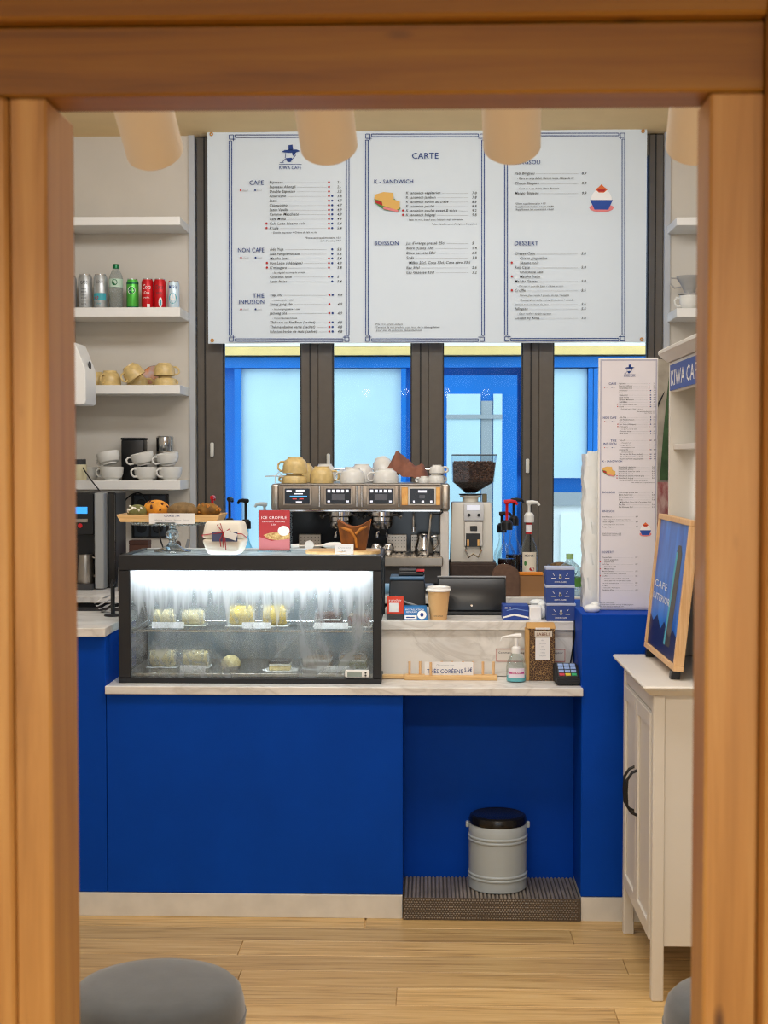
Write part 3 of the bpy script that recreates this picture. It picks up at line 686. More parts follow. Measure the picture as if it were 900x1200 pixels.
def border(s, x0, x1, y0, y1):
    for d in (0, 3):
        a = 7 if d else 0
        s.line(INK, x0+d, y0+7-a*0.0, x0+d, y1-7, 0.9); s.line(INK, x1-d, y0+7, x1-d, y1-7, 0.9)
        s.line(INK, x0+7, y0+d, x1-7, y0+d, 0.9); s.line(INK, x0+7, y1-d, x1-7, y1-d, 0.9)
    for cx, sx in ((x0, 1), (x1, -1)):
        for cy, sy in ((y0, 1), (y1, -1)):
            for q in ((0,0,5,0),(5,0,5,7),(0,0,0,5),(0,5,7,5),(7,0,7,3),(0,7,3,7)):
                s.line(INK, cx+sx*q[0], cy+sy*q[1], cx+sx*q[2], cy+sy*q[3], 0.8)
def sandwich(s, x, y, k=1.0):
    P = lambda *pts: [(x+a*k, y+b*k) for a, b in pts]
    s.poly(INKGR, P((0,9),(10,12),(24,9),(31,20),(28,24),(12,22),(1,14)))
    s.poly(INKR, P((1,10),(9,13),(10,17),(2,14)), 0.0005); s.poly(INKP, P((10,18),(28,22),(28,24.5),(11,21)), 0.0006)
    s.poly(INKY, P((1,4),(11,1),(22,2),(23,9),(10,12),(0,9)), 0.0003); s.poly(INKY, P((9,12),(14,7),(30,12),(30,20),(26,22),(10,17)), 0.0009)
def bowl(s, x, y, k=1.0):
    P = lambda *pts: [(x+a*k, y+b*k) for a, b in pts]
    arc = lambda cx, cy, rx, ry, a0, a1: [(cx+rx*math.cos(a0+(a1-a0)*i/14), cy-ry*math.sin(a0+(a1-a0)*i/14)) for i in range(15)]
    s.poly(INKP, P(*arc(14, 27, 14, 5, 0, 2*PI)))
    s.poly(INKB, P((1,18),(27,18),(22,29),(6,29)), 0.0003)
    s.poly(INKL, P(*arc(14, 18, 12, 13, 0, PI)), 0.0006)
    s.poly(INKO, P((7,6),(11,3),(14,0),(17,3),(21,6),(17,9.5),(11,9.5)), 0.0009); s.poly(INKR, P((9,6),(19,6),(17,8.5),(11,8.5)), 0.0012)

sh = Sheet(YM-0.0065, Vector((bl, YM, bb)), t)
border(sh, 268.5, 409, 158, 400); border(sh, 428.5, 567.5, 157, 400); border(sh, 591.5, 732, 156, 399.5)
def list_a(s):                             # the coffee and tea column
    logo(s, 340.5, 180.5, 1.15)
    s.line(INK, 327, 192.5, 353.5, 192.5, 0.5); s.text(INK, 'KIWA CAFE', 327, 198.3, 4.0, 26)
    heading(s, 'CAFE', 309, 216.5); plist(s, C1, 315.5, 215, 5.37, 395, 3.0, 385.5)
    s.text(INKD, '- Double espresso + Crème de lait au riz', 318, 273.5, 2.0, 53, 0.18)
    s.text(INKD, '*Espresso supplémentaire +0.6', 399.5, 279.5, 2.0, 42, 0.18, 'R'); s.text(INKD, 'Lait d’avoine +0.7', 399.5, 283, 2.0, 24, 0.18, 'R')
    heading(s, 'NON CAFE', 309.5, 295.5); plist(s, C2, 316, 293.5, 5.37, 395, 3.0, 385.5)
    heading(s, 'THE', 309.5, 348.7, 5.2, False); heading(s, 'INFUSION', 309.5, 356); plist(s, C3, 316, 347, 5.35, 395.5, 3.0, 386)
def list_b(s, food=True):
    s.text(INK, 'K - SANDWICH', 438, 215, 4.6); sandwich(s, 438.5, 224, 1.0)
    plist(s, C4, 475.5, 227.5, 5.15, 553, 3.0)
    s.text(INKD, '- Pain de mie, bœuf avec la sauce soja coréenne', 477, 258.5, 2.0, 65, 0.18); s.text(INKD, '*Nos viandes sont d’origines françaises', 559, 263.2, 2.0, 53, 0.18, 'R')
    s.text(INK, 'BOISSON', 438.5, 287.3, 4.8); plist(s, C5, 476, 286.5, 5.68, 553, 3.1)
sh_a = sh
list_a(sh); sh.text(INK, 'CARTE', 482.5, 186, 7.0)
list_b(sh)
for k, st in enumerate(('*Prix TTC, service compris', '*Certains de nos produits sont issus de la décongélation', '  pour plus de précision demandez-nous')): sh.text(INKD, st, 439, 380.8+k*3.5, 2.0, (33, 76, 55)[k], 0.18)
def list_c(s):
    s.text(INK, 'BINGSOU', 603, 192.5, 4.8)
    plist(s, C6, 603, 204.5, 5.8, 681.5, 3.1); bowl(s, 690.5, 216, 1.02)
    for k, st in enumerate(('*Glace supplémentaire +1.5', '*Supplément haricot rouge +0.80', '*Supplément lait concentré +0.60')): s.text(INKD, st, 603, 239.5+k*3.4, 2.0, (36, 45, 45)[k], 0.18)
    s.text(INK, 'DESSERT', 602.5, 287.5, 5.0); plist(s, C7, 603, 298.5, 5.39, 681, 3.0)
list_c(sh); sh.done(PNAMES)

# ================================================================ tall menu board on the pedestal
YP = 4.96
p0, p1 = W(700.5, 718, YP), W(771.5, 419, YP)
t = thing('menu_board', 'tall narrow white menu board standing on the blue pedestal', 'menu', (p0.x, YP, 1.05))
mw = p1.x-p0.x; mh = p1.z-1.05
obj('board', B().box(0, mw, 0, 0.024, 0.001, mh, 0.002), WHITE, t)
EDGE = mat('board_edge', '#b9b8cb', 0.5)
for (x0, x1, z0, z1) in ((0.004, 0.0085, 0.006, mh-0.006), (mw-0.0085, mw-0.004, 0.006, mh-0.006), (0.0085, mw-0.0085, 0.006, 0.0105), (0.0085, mw-0.0085, mh-0.0105, mh-0.006)):
    obj('edge_strip', B().box(x0, x1, -0.0015, 0, z0, z1), EDGE, t)
obj('poster', B().box(0.009, mw-0.009, -0.001, 0, 0.011, mh-0.011), mat('poster_lilac', '#e6e3ea', 0.6), t)
class Remap:                               # same lists, smaller, one below the other
    def __init__(s, ax, bx, ay, by, k): s.ax = ax; s.bx = bx; s.ay = ay; s.by = by; s.k = k
    def __call__(s, px, py): return s.ax*px + s.bx, s.ay*py + s.by
k = 0.505
sb = Sheet(YP-0.0022, Vector((p0.x, YP, 1.05)), t, None)
sb.fx = Remap(k, 566.0, k, 341.5, k); list_a(sb)
sb.fx = Remap(k, 484.5, k, 433.0, k)
list_b(sb)
sb.fx = Remap(k, 400.5, k, 503.0, k); list_c(sb)
sb.fx = None
for j in range(3): sb.text(INKD, ('*Prix TTC, service compris', '*Certains de nos produits sont issus de la décongélation', 'pour plus de précision demandez-nous')[j], 703, 707+j*2.0, 1.1, (17, 39, 28)[j], 0.18)
sb.done(PNAMES)
# bundle of plastic-wrapped boards behind it
SLV = mat('crinkled_wrap', '#e9ecec', 0.22, bump=0.7, bscale=28, stretch=(1, 1, 0.25), var=0.05, vscale=20)
wx0 = WX(683.5, 5.06); wx1 = WX(702, 5.06)
t = thing('wrapped_boards', 'upright bundle in crinkled clear-white plastic wrap beside the tall menu board', 'package', (wx0, 5.02, 1.05))
wh = WZ(532, 5.06, 690)-1.05; rq = random.Random(5)
ww = wx1-wx0+0.06
def wrapf(u, v):
    a = 2*PI*u; x = ww/2 + (ww/2)*max(-1, min(1, 1.35*math.cos(a))); y = 0.05 + 0.045*max(-1, min(1, 1.35*math.sin(a)))
    j = 0.0035*(math.sin(17*a+9*v*3)*0.6+math.sin(31*v+5*a))
    return (x + j*(1 if x > ww/2 else -1) - 0.008*(1-v)*0, y+j, wh*v)
obj('wrap', B().grid(41, 26, wrapf), SLV, t, fixn=False)
obj('stack', B().box(0.012, ww-0.012, 0.016, 0.086, 0.002, wh-0.012), WHITE, t)
for j in range(5):
    a = rq.uniform(0.01, 0.05)
    obj('torn_flap', B().prism([(a, wh-0.004), (a+0.016, wh-0.002), (a+0.018, wh+rq.uniform(0.006, 0.016)), (a+0.004, wh+rq.uniform(0.006, 0.012))], 0.006+j*0.017, 0.008+j*0.017), SLV, t)
t = tag(obj('crumpled_film', B().ell(0, 0, 0.014, 0.03, 0.024, 0.016, 14, 8).ell(0.012, 0.01, 0.025, 0.018, 0.016, 0.013, 10, 6), SLV, None, (WX(694, 4.9, 705), 4.9, 1.048)), 'small scrunched ball of white plastic wrap on the blue pedestal corner', 'plastic')

# ================================================================ wall shelves
YSF = 6.69
def wshelf(px0, px1, pyt, pyb, label, left=True):
    xa = XL+0.002 if left else WX(px0, YSF, pyt); xb = WX(px1, YSF, pyt) if left else XR-0.002
    zt = WZ(pyt, YSF, px1 if left else px0); zb_ = WZ(pyb, YSF, px1 if left else px0)
    tag(obj('wall_shelf', B().box(xa, xb, 0, YB-YSF-0.001, 0, zt-zb_, 0.002), WHITE, None, (0, YSF, zb_)), label, 'shelf', 'thick white floating shelves')
    return zt
zs1 = wshelf(0, 211, 253.5, 263.5, 'empty thick white floating shelf above the drink cans')
zs2 = wshelf(0, 211, 360, 371, 'thick white floating shelf carrying drink cans and a water bottle')
zs3 = wshelf(0, 211, 451, 461.5, 'thick white floating shelf carrying the beige speckled mugs')
zs4 = wshelf(0, 211, 563, 574, 'thick white floating shelf carrying stacked white cups')
zr1 = wshelf(793, 0, 254.5, 264, 'empty thick white floating shelf right of the menu banner', False)
zr2 = wshelf(793, 0, 361, 371.5, 'thick white floating shelf carrying the coffee dripper', False)
# drink cans: body, shoulder, end, printed band
def can(px, Y, z, r, h, label, body, name='drink_can', extra=None):
    x = WX(px, Y, 350)
    t = thing(name, label, 'can', (x, Y, z), (0,0,0), 'drink cans on the shelf')
    obj('can_body', B().lathe([(0, 0.004), (r*0.72, 0.004), (r*0.78, 0), (r*0.86, 0.003), (r, 0.014), (r, h-0.016), (r*0.84, h-0.004), (r*0.84, h-0.001)], 28), body, t)
    obj('can_end', B().lathe([(r*0.845, h-0.004), (r*0.86, h), (r*0.80, h), (r*0.77, h-0.005), (0, h-0.005)], 28), CHROME, t)
    if extra: extra(t, r, h)
    return t
def wrapm(z): return Tm(0, 0, z) @ UPR
def band(t, r, z0, z1, m, a0=-PI, a1=0.0, name='printed_band', e=0.0004):
    n = 18; rr2 = r+e
    obj(name, B().grid(n+1, 2, lambda u, v: (rr2*math.cos(a0+(a1-a0)*u), rr2*math.sin(a0+(a1-a0)*u), z0+(z1-z0)*v)), m, t, fixn=False)
def wtext(t, s, r, z, h, m, w=None, shear=0, name='lettering', rot=0):
    b = B(); text(b, s, Rm(rot, 'Z') @ wrapm(z), h, w, shear, 'C', wrap=r+0.0008); obj(name, b, m, t, smooth=0, fixn=False)
def wdisc(t, r, z, rad, m, name='emblem', e=0.0006, rz=None, rot=0):
    n = 20; pts = [(rad*math.cos(2*PI*k/n), (rz or rad)*math.sin(2*PI*k/n)) for k in range(n)]
    rr2 = r+e
    obj(name, B().poly([(rr2*math.sin(a/rr2+rot), -rr2*math.cos(a/rr2+rot), z+c) for a, c in pts]), m, t, fixn=False)
ALU = mat('can_silver', '#b6b9ba', 0.35, metal=0.6, var=0.12, vscale=40)
CANR = mat('can_red', '#c8101c', 0.3, metal=0.2); CANG = mat('can_green', '#54b848', 0.28, metal=0.45); CANDG = mat('can_dark_green', '#0e6a3d', 0.3, metal=0.3); CANB = mat('can_pale_blue', '#cfe2ee', 0.32, metal=0.2); CANC = mat('print_teal', '#3fa6b5', 0.5); CAND = mat('print_charcoal', '#3a3c40', 0.5)
YK = 6.80
def x_a(t, r, h):
    wtext(t, 'CASS', r, h*0.72, 0.016, CAND, 0.036)
    for q in range(6): wtext(t, ('FRESH', 'BEER', '맥주', 'ICE', 'COLD', '4.5%')[q] if q != 2 else 'LAGER', r, h*(0.56-q*0.085), 0.007, CAND, 0.022+0.004*(q % 2))
def x_b(t, r, h):
    wtext(t, 'KLOUD', r, h*0.74, 0.013, CAND, 0.036); band(t, r, h*0.26, h*0.46, CANC, -2.6, -0.5); wdisc(t, r, h*0.33, 0.010, INKR, 'red_emblem', 0.0008, 0.008, -0.4); wtext(t, 'DRAFT', r, h*0.14, 0.008, CANC, 0.03)
can(82, YK, zs2, 0.033, 0.160, 'tall grey can half hidden by the timber post', ALU)
can(100, YK, zs2, 0.033, 0.168, 'tall silver can printed with dark lettering', ALU, extra=x_a)
can(118, YK, zs2, 0.033, 0.168, 'tall silver can with a teal band beside the water bottle', ALU, extra=x_b)
def x_g(t, r, h):
    band(t, r, h*0.82, h*0.885, CANDG); band(t, r, h*0.03, h*0.10, CANDG, name='lower_band'); wdisc(t, r, h*0.62, 0.019, INKW, 'emblem_ring', 0.0006); wdisc(t, r, h*0.62, 0.016, CANDG, 'emblem', 0.0009); wtext(t, 'perrier', r+0.0004, h*0.60, 0.006, INKW, 0.026)
def x_c(t, r, h):
    wtext(t, 'Coca', r, h*0.66, 0.022, INKW, 0.042, 0.25); wtext(t, 'Cola', r, h*0.50, 0.012, INKW, 0.028, 0.25); wtext(t, 'ORIGINAL', r, h*0.36, 0.006, INKW, 0.03); band(t, r, h*0.05, h*0.17, INKW, -1.5, -1.0, 'white_badge')
def x_z(t, r, h):
    wtext(t, 'Coca', r, h*0.66, 0.02, CAND, 0.042, 0.25); wtext(t, 'zero', r, h*0.5, 0.012, CAND, 0.028); wdisc(t, r, h*0.22, 0.009, INKW, 'white_badge', 0.0006, 0.024, 0.25); wdisc(t, r, h*0.2, 0.005, CANC, 'bottle_emblem', 0.0009, 0.016, 0.25)
def x_m(t, r, h):
    wtext(t, 'Milkis', r, h*0.72, 0.018, INK, 0.042, 0.1); wdisc(t, r, h*0.38, 0.02, CANC, 'swirl_outer', 0.0006, 0.026); wdisc(t, r, h*0.42, 0.013, INKW, 'swirl_inner', 0.0009, 0.016)
can(155.5, YK, zs2, 0.029, 0.146, 'slim bright green can with a round emblem', CANG, extra=x_g)
can(173, YK, zs2, 0.029, 0.146, 'slim red can with white script lettering', CANR, extra=x_c)
can(187.5, YK, zs2, 0.029, 0.146, 'slim red can with dark script lettering', CANR, extra=x_z)
can(203.5, YK, zs2, 0.028, 0.135, 'short white and pale blue can at the shelf end', CANB, extra=x_m)
t = thing('water_bottle', 'clear plastic water bottle with green cap and green label', 'bottle', (WX(136, YK, 340), YK, zs2))
obj('bottle_body', B().lathe([(0, 0.004), (0.028, 0), (0.033, 0.008)] + [(0.033-0.0015*(k % 2), 0.018+0.012*k) for k in range(7)] + [(0.033, 0.105), (0.033, 0.148), (0.029, 0.165), (0.017, 0.188), (0.0125, 0.195), (0.0125, 0.203)], 28), mat('clear_pet', '#dfe8e6', 0.08, trans=0.75, ior=1.2), t)
obj('label', B().lathe([(0.0336, 0.105), (0.0336, 0.145)], 28), mat('label_pale', '#bfd9c6', 0.5), t)
wdisc(t, 0.0336, 0.128, 0.014, CANDG, 'green_emblem'); wtext(t, 'Vittel', 0.034, 0.125, 0.008, INKW, 0.02)
obj('cap', B().lathe([(0, 0.217), (0.0145, 0.217), (0.0155, 0.212), (0.0155, 0.196), (0.013, 0.195)], 20), CANDG, t)
# cups
SPECK = mat('beige_stoneware', '#d9bd80', 0.28, var=0.10, vscale=55); CUPW = mat('white_porcelain', '#e2e0da', 0.2)
def cup_parts(t, r, h, m, foot=0.6, handle=True):
    th = 0.0035
    pr = [(0, 0.004), (r*foot*0.85, 0.004), (r*foot*0.9, 0), (r*foot, 0.0), (r*foot*1.02, 0.006), (r*0.84, h*0.22), (r*0.97, h*0.5), (r, h*0.8), (r, h-0.001), (r-th*0.5, h), (r-th, h-0.001), (r-th, h*0.8), (r*0.97-th, h*0.5), (r*0.82-th, h*0.24), (r*foot*0.8, 0.010), (0, 0.009)]
    obj('bowl', B().lathe(pr, 30), m, t)
    if handle:
        hp = [(r*0.93, 0, h*0.80), (r*1.22, 0, h*0.86), (r*1.45, 0, h*0.70), (r*1.42, 0, h*0.45), (r*1.2, 0, h*0.28), (r*0.86, 0, h*0.28)]
        obj('handle', B().tube(hp, 0.0048, 8), m, t)
def cup(name, loc, rot, label, m, r=0.05, h=0.062, group=None, cat='cup'):
    t = thing(name, label, cat, loc, rot, group); cup_parts(t, r, h, m); return t
def flip(a=0, tilt=0, tx=0): return (PI+tilt, tx, a)
G3 = 'beige mugs on the shelf'
def mug_at(px, py, Y, zbase, rot, lab, r=0.048, h=0.075, m=SPECK, g=G3, up=False):
    x = WX(px, Y, py); return cup('mug' if m is SPECK else 'coffee_cup', (x, Y, zbase + (0 if up else h)), rot, lab, m, r, h, g)
YG = 6.80
mug_at(113, 440, 6.84, zs3, flip(2.5), 'beige speckled mug upside down against the towel dispenser', 0.045, 0.07)
mug_at(129, 440, 6.78, zs3, flip(-2.0), 'beige speckled mug upside down with its handle to the front, next to the dispenser', 0.052, 0.072)
a = mug_at(161, 440, 6.865, zs3, flip(0.2), 'beige speckled mug upside down under the tilted mug', 0.052, 0.055)
c = cup('mug', (WX(150, 6.745, 440), 6.745, zs3+0.094), (PI+0.35, 0.5, -2.3), 'beige speckled mug leaning tilted over its neighbours', SPECK, 0.050, 0.070, G3)
mug_at(193.5, 440, 6.78, zs3, flip(0.9), 'beige speckled mug upside down, lower of the pair at the shelf end', 0.054, 0.045)
c = cup('mug', (WX(192.5, 6.78, 440), 6.78, zs3+0.1085), (PI, 0.0, 0.5), 'beige speckled mug upside down, upper of the pair at the shelf end', SPECK, 0.051, 0.062, G3)
t = thing('small_plate', 'small brown-rimmed plate leaning on the wall behind the beige mugs', 'plate', (WX(179, 6.9, 440), 6.915, zs3+0.001), (R(72), 0, 0))
obj('dish', B().lathe([(0, 0.004), (0.035, 0.0), (0.052, 0.010), (0.053, 0.013), (0.034, 0.004), (0, 0.008)], 28, Tm(0, 0.053, 0)), mat('plate_mauve', '#b9a3a0', 0.35, col2='#d0803c', vscale=30), t)
obj('rim', B().tube([(0.0535*math.cos(2*PI*k/28), 0.053+0.0535*math.sin(2*PI*k/28), 0.0115) for k in range(28)], 0.0014, 6, True), mat('rim_brown', '#4e3527', 0.5), t)
G4 = 'white cups stacked in pairs'
for (px, up_tilt, hr, nm, tz) in ((131, 0.25, 2.9, 'beside the black tin', 0.0), (171, 0.22, -2.4, 'in front of the black tin', 0.0), (199.5, 0.16, -2.3, 'at the shelf end', 0.0)):
    x = WX(px, 6.75, 550)
    cup('coffee_cup', (x, 6.75, zs4), (0, 0, hr), 'white porcelain cup, lower one of the stack ' + nm, CUPW, 0.056, 0.064, G4)
    cup('coffee_cup', (x-0.008, 6.75, zs4+0.0665+0.055*math.sin(up_tilt)*0.62), (0, up_tilt, hr-0.3 if nm != 'at the shelf end' else -2.5), 'white porcelain cup tilted, upper one of the stack ' + nm, CUPW, 0.055, 0.058, G4)
cup('coffee_cup', (WX(106, 6.85, 550), 6.85, zs4), (0, 0, 0.5), 'single white cup lying behind the cable on the lowest shelf', CUPW, 0.045, 0.062, G4)
t = thing('coffee_tin', 'tall black square tin standing behind the white cups', 'tin', (WX(157.5, 6.88, 545), 6.88, zs4))
hh = WZ(513, 6.88, 157)-zs4
obj('tin_body', B().box(-0.055, 0.055, -0.045, 0.045, 0, hh-0.012, 0.006, None, 2), BLACK, t)
obj('lid', B().box(-0.057, 0.057, -0.047, 0.047, hh-0.012, hh, 0.004, None, 2), BLACKM, t)
t = thing('steel_canister', 'round ribbed steel canister behind the cups at the shelf end', 'canister', (WX(193.5, 6.885, 540), 6.885, zs4))
hh = WZ(511, 6.885, 193)-zs4; r = 0.042
obj('canister_body', B().lathe([(0, 0), (r, 0)] + [(r-0.001*(k % 2), 0.01+0.008*k) for k in range(int((hh*0.6)/0.008))] + [(r, hh*0.66), (0, hh*0.66)], 28), STEEL, t)
obj('lid', B().lathe([(r, hh*0.662), (r+0.001, hh*0.67), (r+0.001, hh-0.006), (r-0.004, hh), (r-0.008, hh-0.006), (0, hh-0.006)], 28), CHROME, t)
t = thing('storage_jar', 'cream jar with a dark lid at the shelf edge by the post', 'jar', (WX(89.5, 6.66, 550)-0.0, 6.72, zs4))
obj('jar_body', B().lathe([(0, 0), (0.032, 0), (0.034, 0.004), (0.034, 0.075), (0, 0.075)], 24), mat('cream_plastic', '#e6ddb8', 0.5), t)
obj('lid', B().lathe([(0.031, 0.0755), (0.031, 0.10), (0, 0.10)], 24), DARK, t)
# dripper and server on the right shelf
t = thing('coffee_server', 'white ceramic cup with handle on the right wall shelf', 'cup', (WX(808, 6.8, 350), 6.8, zr2), (0, 0, PI))
cup_parts(t, 0.048, 0.07, CUPW)
t = thing('coffee_dripper', 'grey ribbed cone coffee dripper resting on the ceramic cup', 'dripper', (WX(808, 6.8, 340), 6.8, zr2+0.0705))
obj('cone', B().lathe([(0.025, 0.0), (0.053, 0.004), (0.053, 0.008), (0.024, 0.010), (0.030, 0.03)] + [(0.030+0.0038*k+0.0015*(k % 2), 0.034+0.006*k) for k in range(9)] + [(0.062, 0.09), (0.059, 0.09), (0.022, 0.01)], 30), mat('dripper_grey', '#a7a5a2', 0.35), t)
obj('handle', B().tube([(-0.05, 0, 0.08), (-0.085, 0, 0.082), (-0.09, 0, 0.055), (-0.07, 0, 0.035), (-0.04, 0, 0.04)], 0.004, 8), MATS['dripper_grey'], t)
# towel dispenser on the left wall
t = thing('towel_dispenser', 'white plastic paper towel dispenser with a round lock, mounted on the left wall', 'dispenser', (XL, 6.2, 0))
dx = WX(100, 6.2, 450)-XL; zt_, zb_ = WZ(400, 6.2, 90), WZ(474, 6.2, 90); DW = 0.20
b = B().prism([(0.002, zb_), (dx*0.97, zb_), (dx, zb_+0.01), (dx, zt_-0.12), (dx*0.80, zt_-0.005), (dx*0.72, zt_), (0.002, zt_)], 0, DW)
bmesh.ops.bevel(b.bm, geom=list(b.bm.edges), offset=0.004, segments=2, affect='EDGES')
obj('cover', b, WHITE, t)
obj('lock', B().lathe([(0, 0.006), (0.016, 0.006), (0.02, 0.0)], 20, Tm(dx-0.006, DW*0.5, zt_-0.10) @ Rm(PI/2, 'Y')), DARK, t)
obj('towel', B().grid(6, 8, lambda u, v: (dx*0.5+0.006*math.sin(v*5), 0.03+0.14*u, zb_+0.005-0.10*v)), PAPER, t, fixn=False)

# ================================================================ back bar
class Lo:                                   # a local frame at depth Y above a base height
    def __init__(s, px, Y, zb): s.Y = Y; s.x0 = WX(px, Y); s.zb = zb; s.k = S(Y); s.loc = (s.x0, Y, zb); s.px = px
    def x(s, px): return WX(px, s.Y) - s.x0
    def z(s, py): return WZ(py, s.Y, s.px) - s.zb
ZB = 1.0
YBB = 5.95
BX1 = WX(700, YBB)
t = thing('back_bar', 'dark fronted back bar under the coffee machine', 'counter', (0, YBB, 0))
obj('body', B().box(XL+0.003, BX1-0.02, 0.03, YB-YBB-0.06, 0, ZB-0.031), BLACKM, t)
for k in range(4):
    xa = XL+0.01 + k*(BX1-XL-0.04)/4
    d = obj('door', B().box(xa, xa+(BX1-XL-0.04)/4-0.008, 0.012, 0.029, 0.06, ZB-0.05, 0.002), DARK, t)
    obj('handle', B().tube([(xa+0.1, 0.012, ZB-0.10), (xa+0.1, -0.01, ZB-0.10), (xa+0.3, -0.01, ZB-0.10), (xa+0.3, 0.012, ZB-0.10)], 0.005, 8), STEEL, d)
tag(obj('back_worktop', B().box(XL+0.002, BX1, 0, YB-YBB-0.055, 0, 0.03, 0.003), MARBLE, None, (0, YBB, ZB-0.03)), 'white marbled worktop of the back bar below the window', 'worktop')

# espresso machine
f = Lo(422, 6.02, ZB)
t = thing('espresso_machine', 'two-group taupe and steel espresso machine with four screens', 'coffee machine', f.loc)
xl, xr = f.x(318), f.x(527); zt_, zh = f.z(567), f.z(597)
DPT = 0.46
for (a, y) in ((xl+0.05, 0.05), (xr-0.05, 0.05), (xl+0.05, DPT-0.05), (xr-0.05, DPT-0.05)): obj('foot', B().cyl(0.018, 0, 0.05, 14, Tm(a, y, 0)), BLACK, t)
obj('drip_base', B().box(xl+0.02, xr-0.03, 0.0, DPT, 0.05, f.z(663), 0.006), DARK, t)
obj('drip_tray', B().box(xl+0.02, f.x(519), -0.03, 0.22, f.z(663)+0.001, f.z(652), 0.004), STEEL, t)
g = B()
for k in range(30):
    a = xl+0.03+k*(xr-xl-0.07)/30; g.box(a, a+0.012, -0.015, 0.2, f.z(652)+0.0005, f.z(652)+0.004)
obj('grate', g, STEEL, t)['kind'] = 'stuff'
obj('back_plate', B().box(xl+0.03, xr-0.04, 0.225, 0.24, f.z(663)+0.001, zh), mat('smoked_panel', '#23262c', 0.15), t)
obj('rear_body', B().box(xl+0.02, xr-0.02, 0.245, DPT, f.z(663)+0.001, zh-0.001, 0.004), TAUPE, t)
for (p0_, p1_) in ((345, 372), (452, 476), (481, 498), (508, 520)):
    b = B().box(f.x(p0_), f.x(p1_), 0.20, 0.215, f.z(650), f.z(629), 0.002); o = obj('perforated_plate', b, STEEL, t)
    g = B()
    for i in range(6):
        for j in range(5): g.cyl(0.0022, 0.1985, 0.1999, 6, Tm(f.x(p0_)+(i+0.7)*(f.x(p1_)-f.x(p0_))/6.4, 0, f.z(648)+j*0.014) @ Rm(-PI/2, 'X') @ Tm(0,0,0))
    obj('holes', g, BLACK, o)['kind'] = 'stuff'
obj('head', B().box(xl+0.022, xr-0.022, 0.0, DPT, zh, zt_-0.004, 0.008, None, 2), TAUPE, t)
for (a, c) in ((xl, xl+0.034), (xr-0.036, xr)): obj('end_cap', B().box(a, c, -0.006, DPT+0.005, zh-0.006, zt_, 0.010, None, 3), STEEL, t)
obj('top_tray', B().box(xl+0.035, xr-0.037, 0.0, DPT, zt_-0.0035, zt_+0.001, 0.001), STEEL, t)
obj('cup_rail', B().tube([(xl+0.02, DPT, zt_+0.001), (xl+0.02, DPT, zt_+0.06), (xr-0.02, DPT, zt_+0.06), (xr-0.02, DPT, zt_+0.001)], 0.005, 8), CHROME, t)
obj('lower_trim', B().box(xl+0.036, xr-0.038, -0.004, 0.05, zh-0.010, zh-0.0005, 0.002), CHROME, t)
SCR = mat('screen_navy', '#16202f', 0.2); SCRB = mat('screen_black', '#121018', 0.2); UIW = mat('ui_white', '#e8e6f4', 0.5, emit=0.7); UIB = mat('ui_blue', '#5aa7e8', 0.5, emit=0.7); UIR = mat('ui_red', '#d04444', 0.5, emit=0.5); UIG = mat('ui_grey', '#57585f', 0.5, emit=0.2)
COPPER_REFL = mat('copper_and_reflection', '#c07a3a', 0.3, metal=0.6, col2='#e8c27a', vscale=9)
for k, (p0_, p1_) in enumerate(((334, 363), (382, 411), (432, 461), (480, 509))):
    bz = obj('bezel', B().box(f.x(p0_)-0.008, f.x(p1_)+0.008, -0.006, -0.0005, f.z(592), f.z(570), 0.002), TAUPE if k < 3 else STEEL, t)
    s_ = obj('screen', B().box(f.x(p0_), f.x(p1_), -0.009, -0.006, f.z(590.5), f.z(572.5), 0.001), SCR if k == 0 else SCRB, t)
    def bar(pa, pb, ya, yb, m, n='icon'): obj(n, B().box(f.x(pa), f.x(pb), -0.0098, -0.009, f.z(yb), f.z(ya)), m, s_)
    if k == 0:
        bar(336, 342, 574.5, 576, UIW); bar(347, 357, 574, 576, UIW); bar(345, 355, 578, 579.3, UIW); bar(340, 360, 581, 582.2, UIB); bar(343, 348, 584, 585.2, UIR); bar(351, 356, 584, 585.2, UIR); bar(347, 354, 587.5, 588.8, UIW)
    elif k < 3:
        for j in range(5): bar(p0_+2+j*5.3, p0_+5.4+j*5.3, 573.8, 577, UIW)
        bar(p0_+7, p0_+22, 579, 586, UIG); bar(p0_+2, p0_+5, 586.5, 588.5, UIW); bar(p0_+24, p0_+27, 586.5, 588.5, UIW)
    else:
        bar(490, 500, 574.5, 577, UIW); bar(491.5, 498, 580, 584, UIG); bar(484, 486, 586.5, 588.8, UIW); bar(494, 497, 586.5, 588.8, UIW); bar(504, 506.5, 586.5, 588.8, UIW)
        for (pa, pb) in ((470.5, 478), (511, 516)): obj('orange_reflection', B().box(f.x(pa), f.x(pb), -0.006, -0.0005, f.z(592), f.z(571), 0.001), COPPER_REFL, t)  # orange reflection beside the last screen, put into a panel's colour
for p in (374.5, 418, 424, 467.5): obj('divider', B().cyl(0.0055, f.z(594), f.z(569), 12, Tm(f.x(p), -0.002, 0)), CHROME, t)
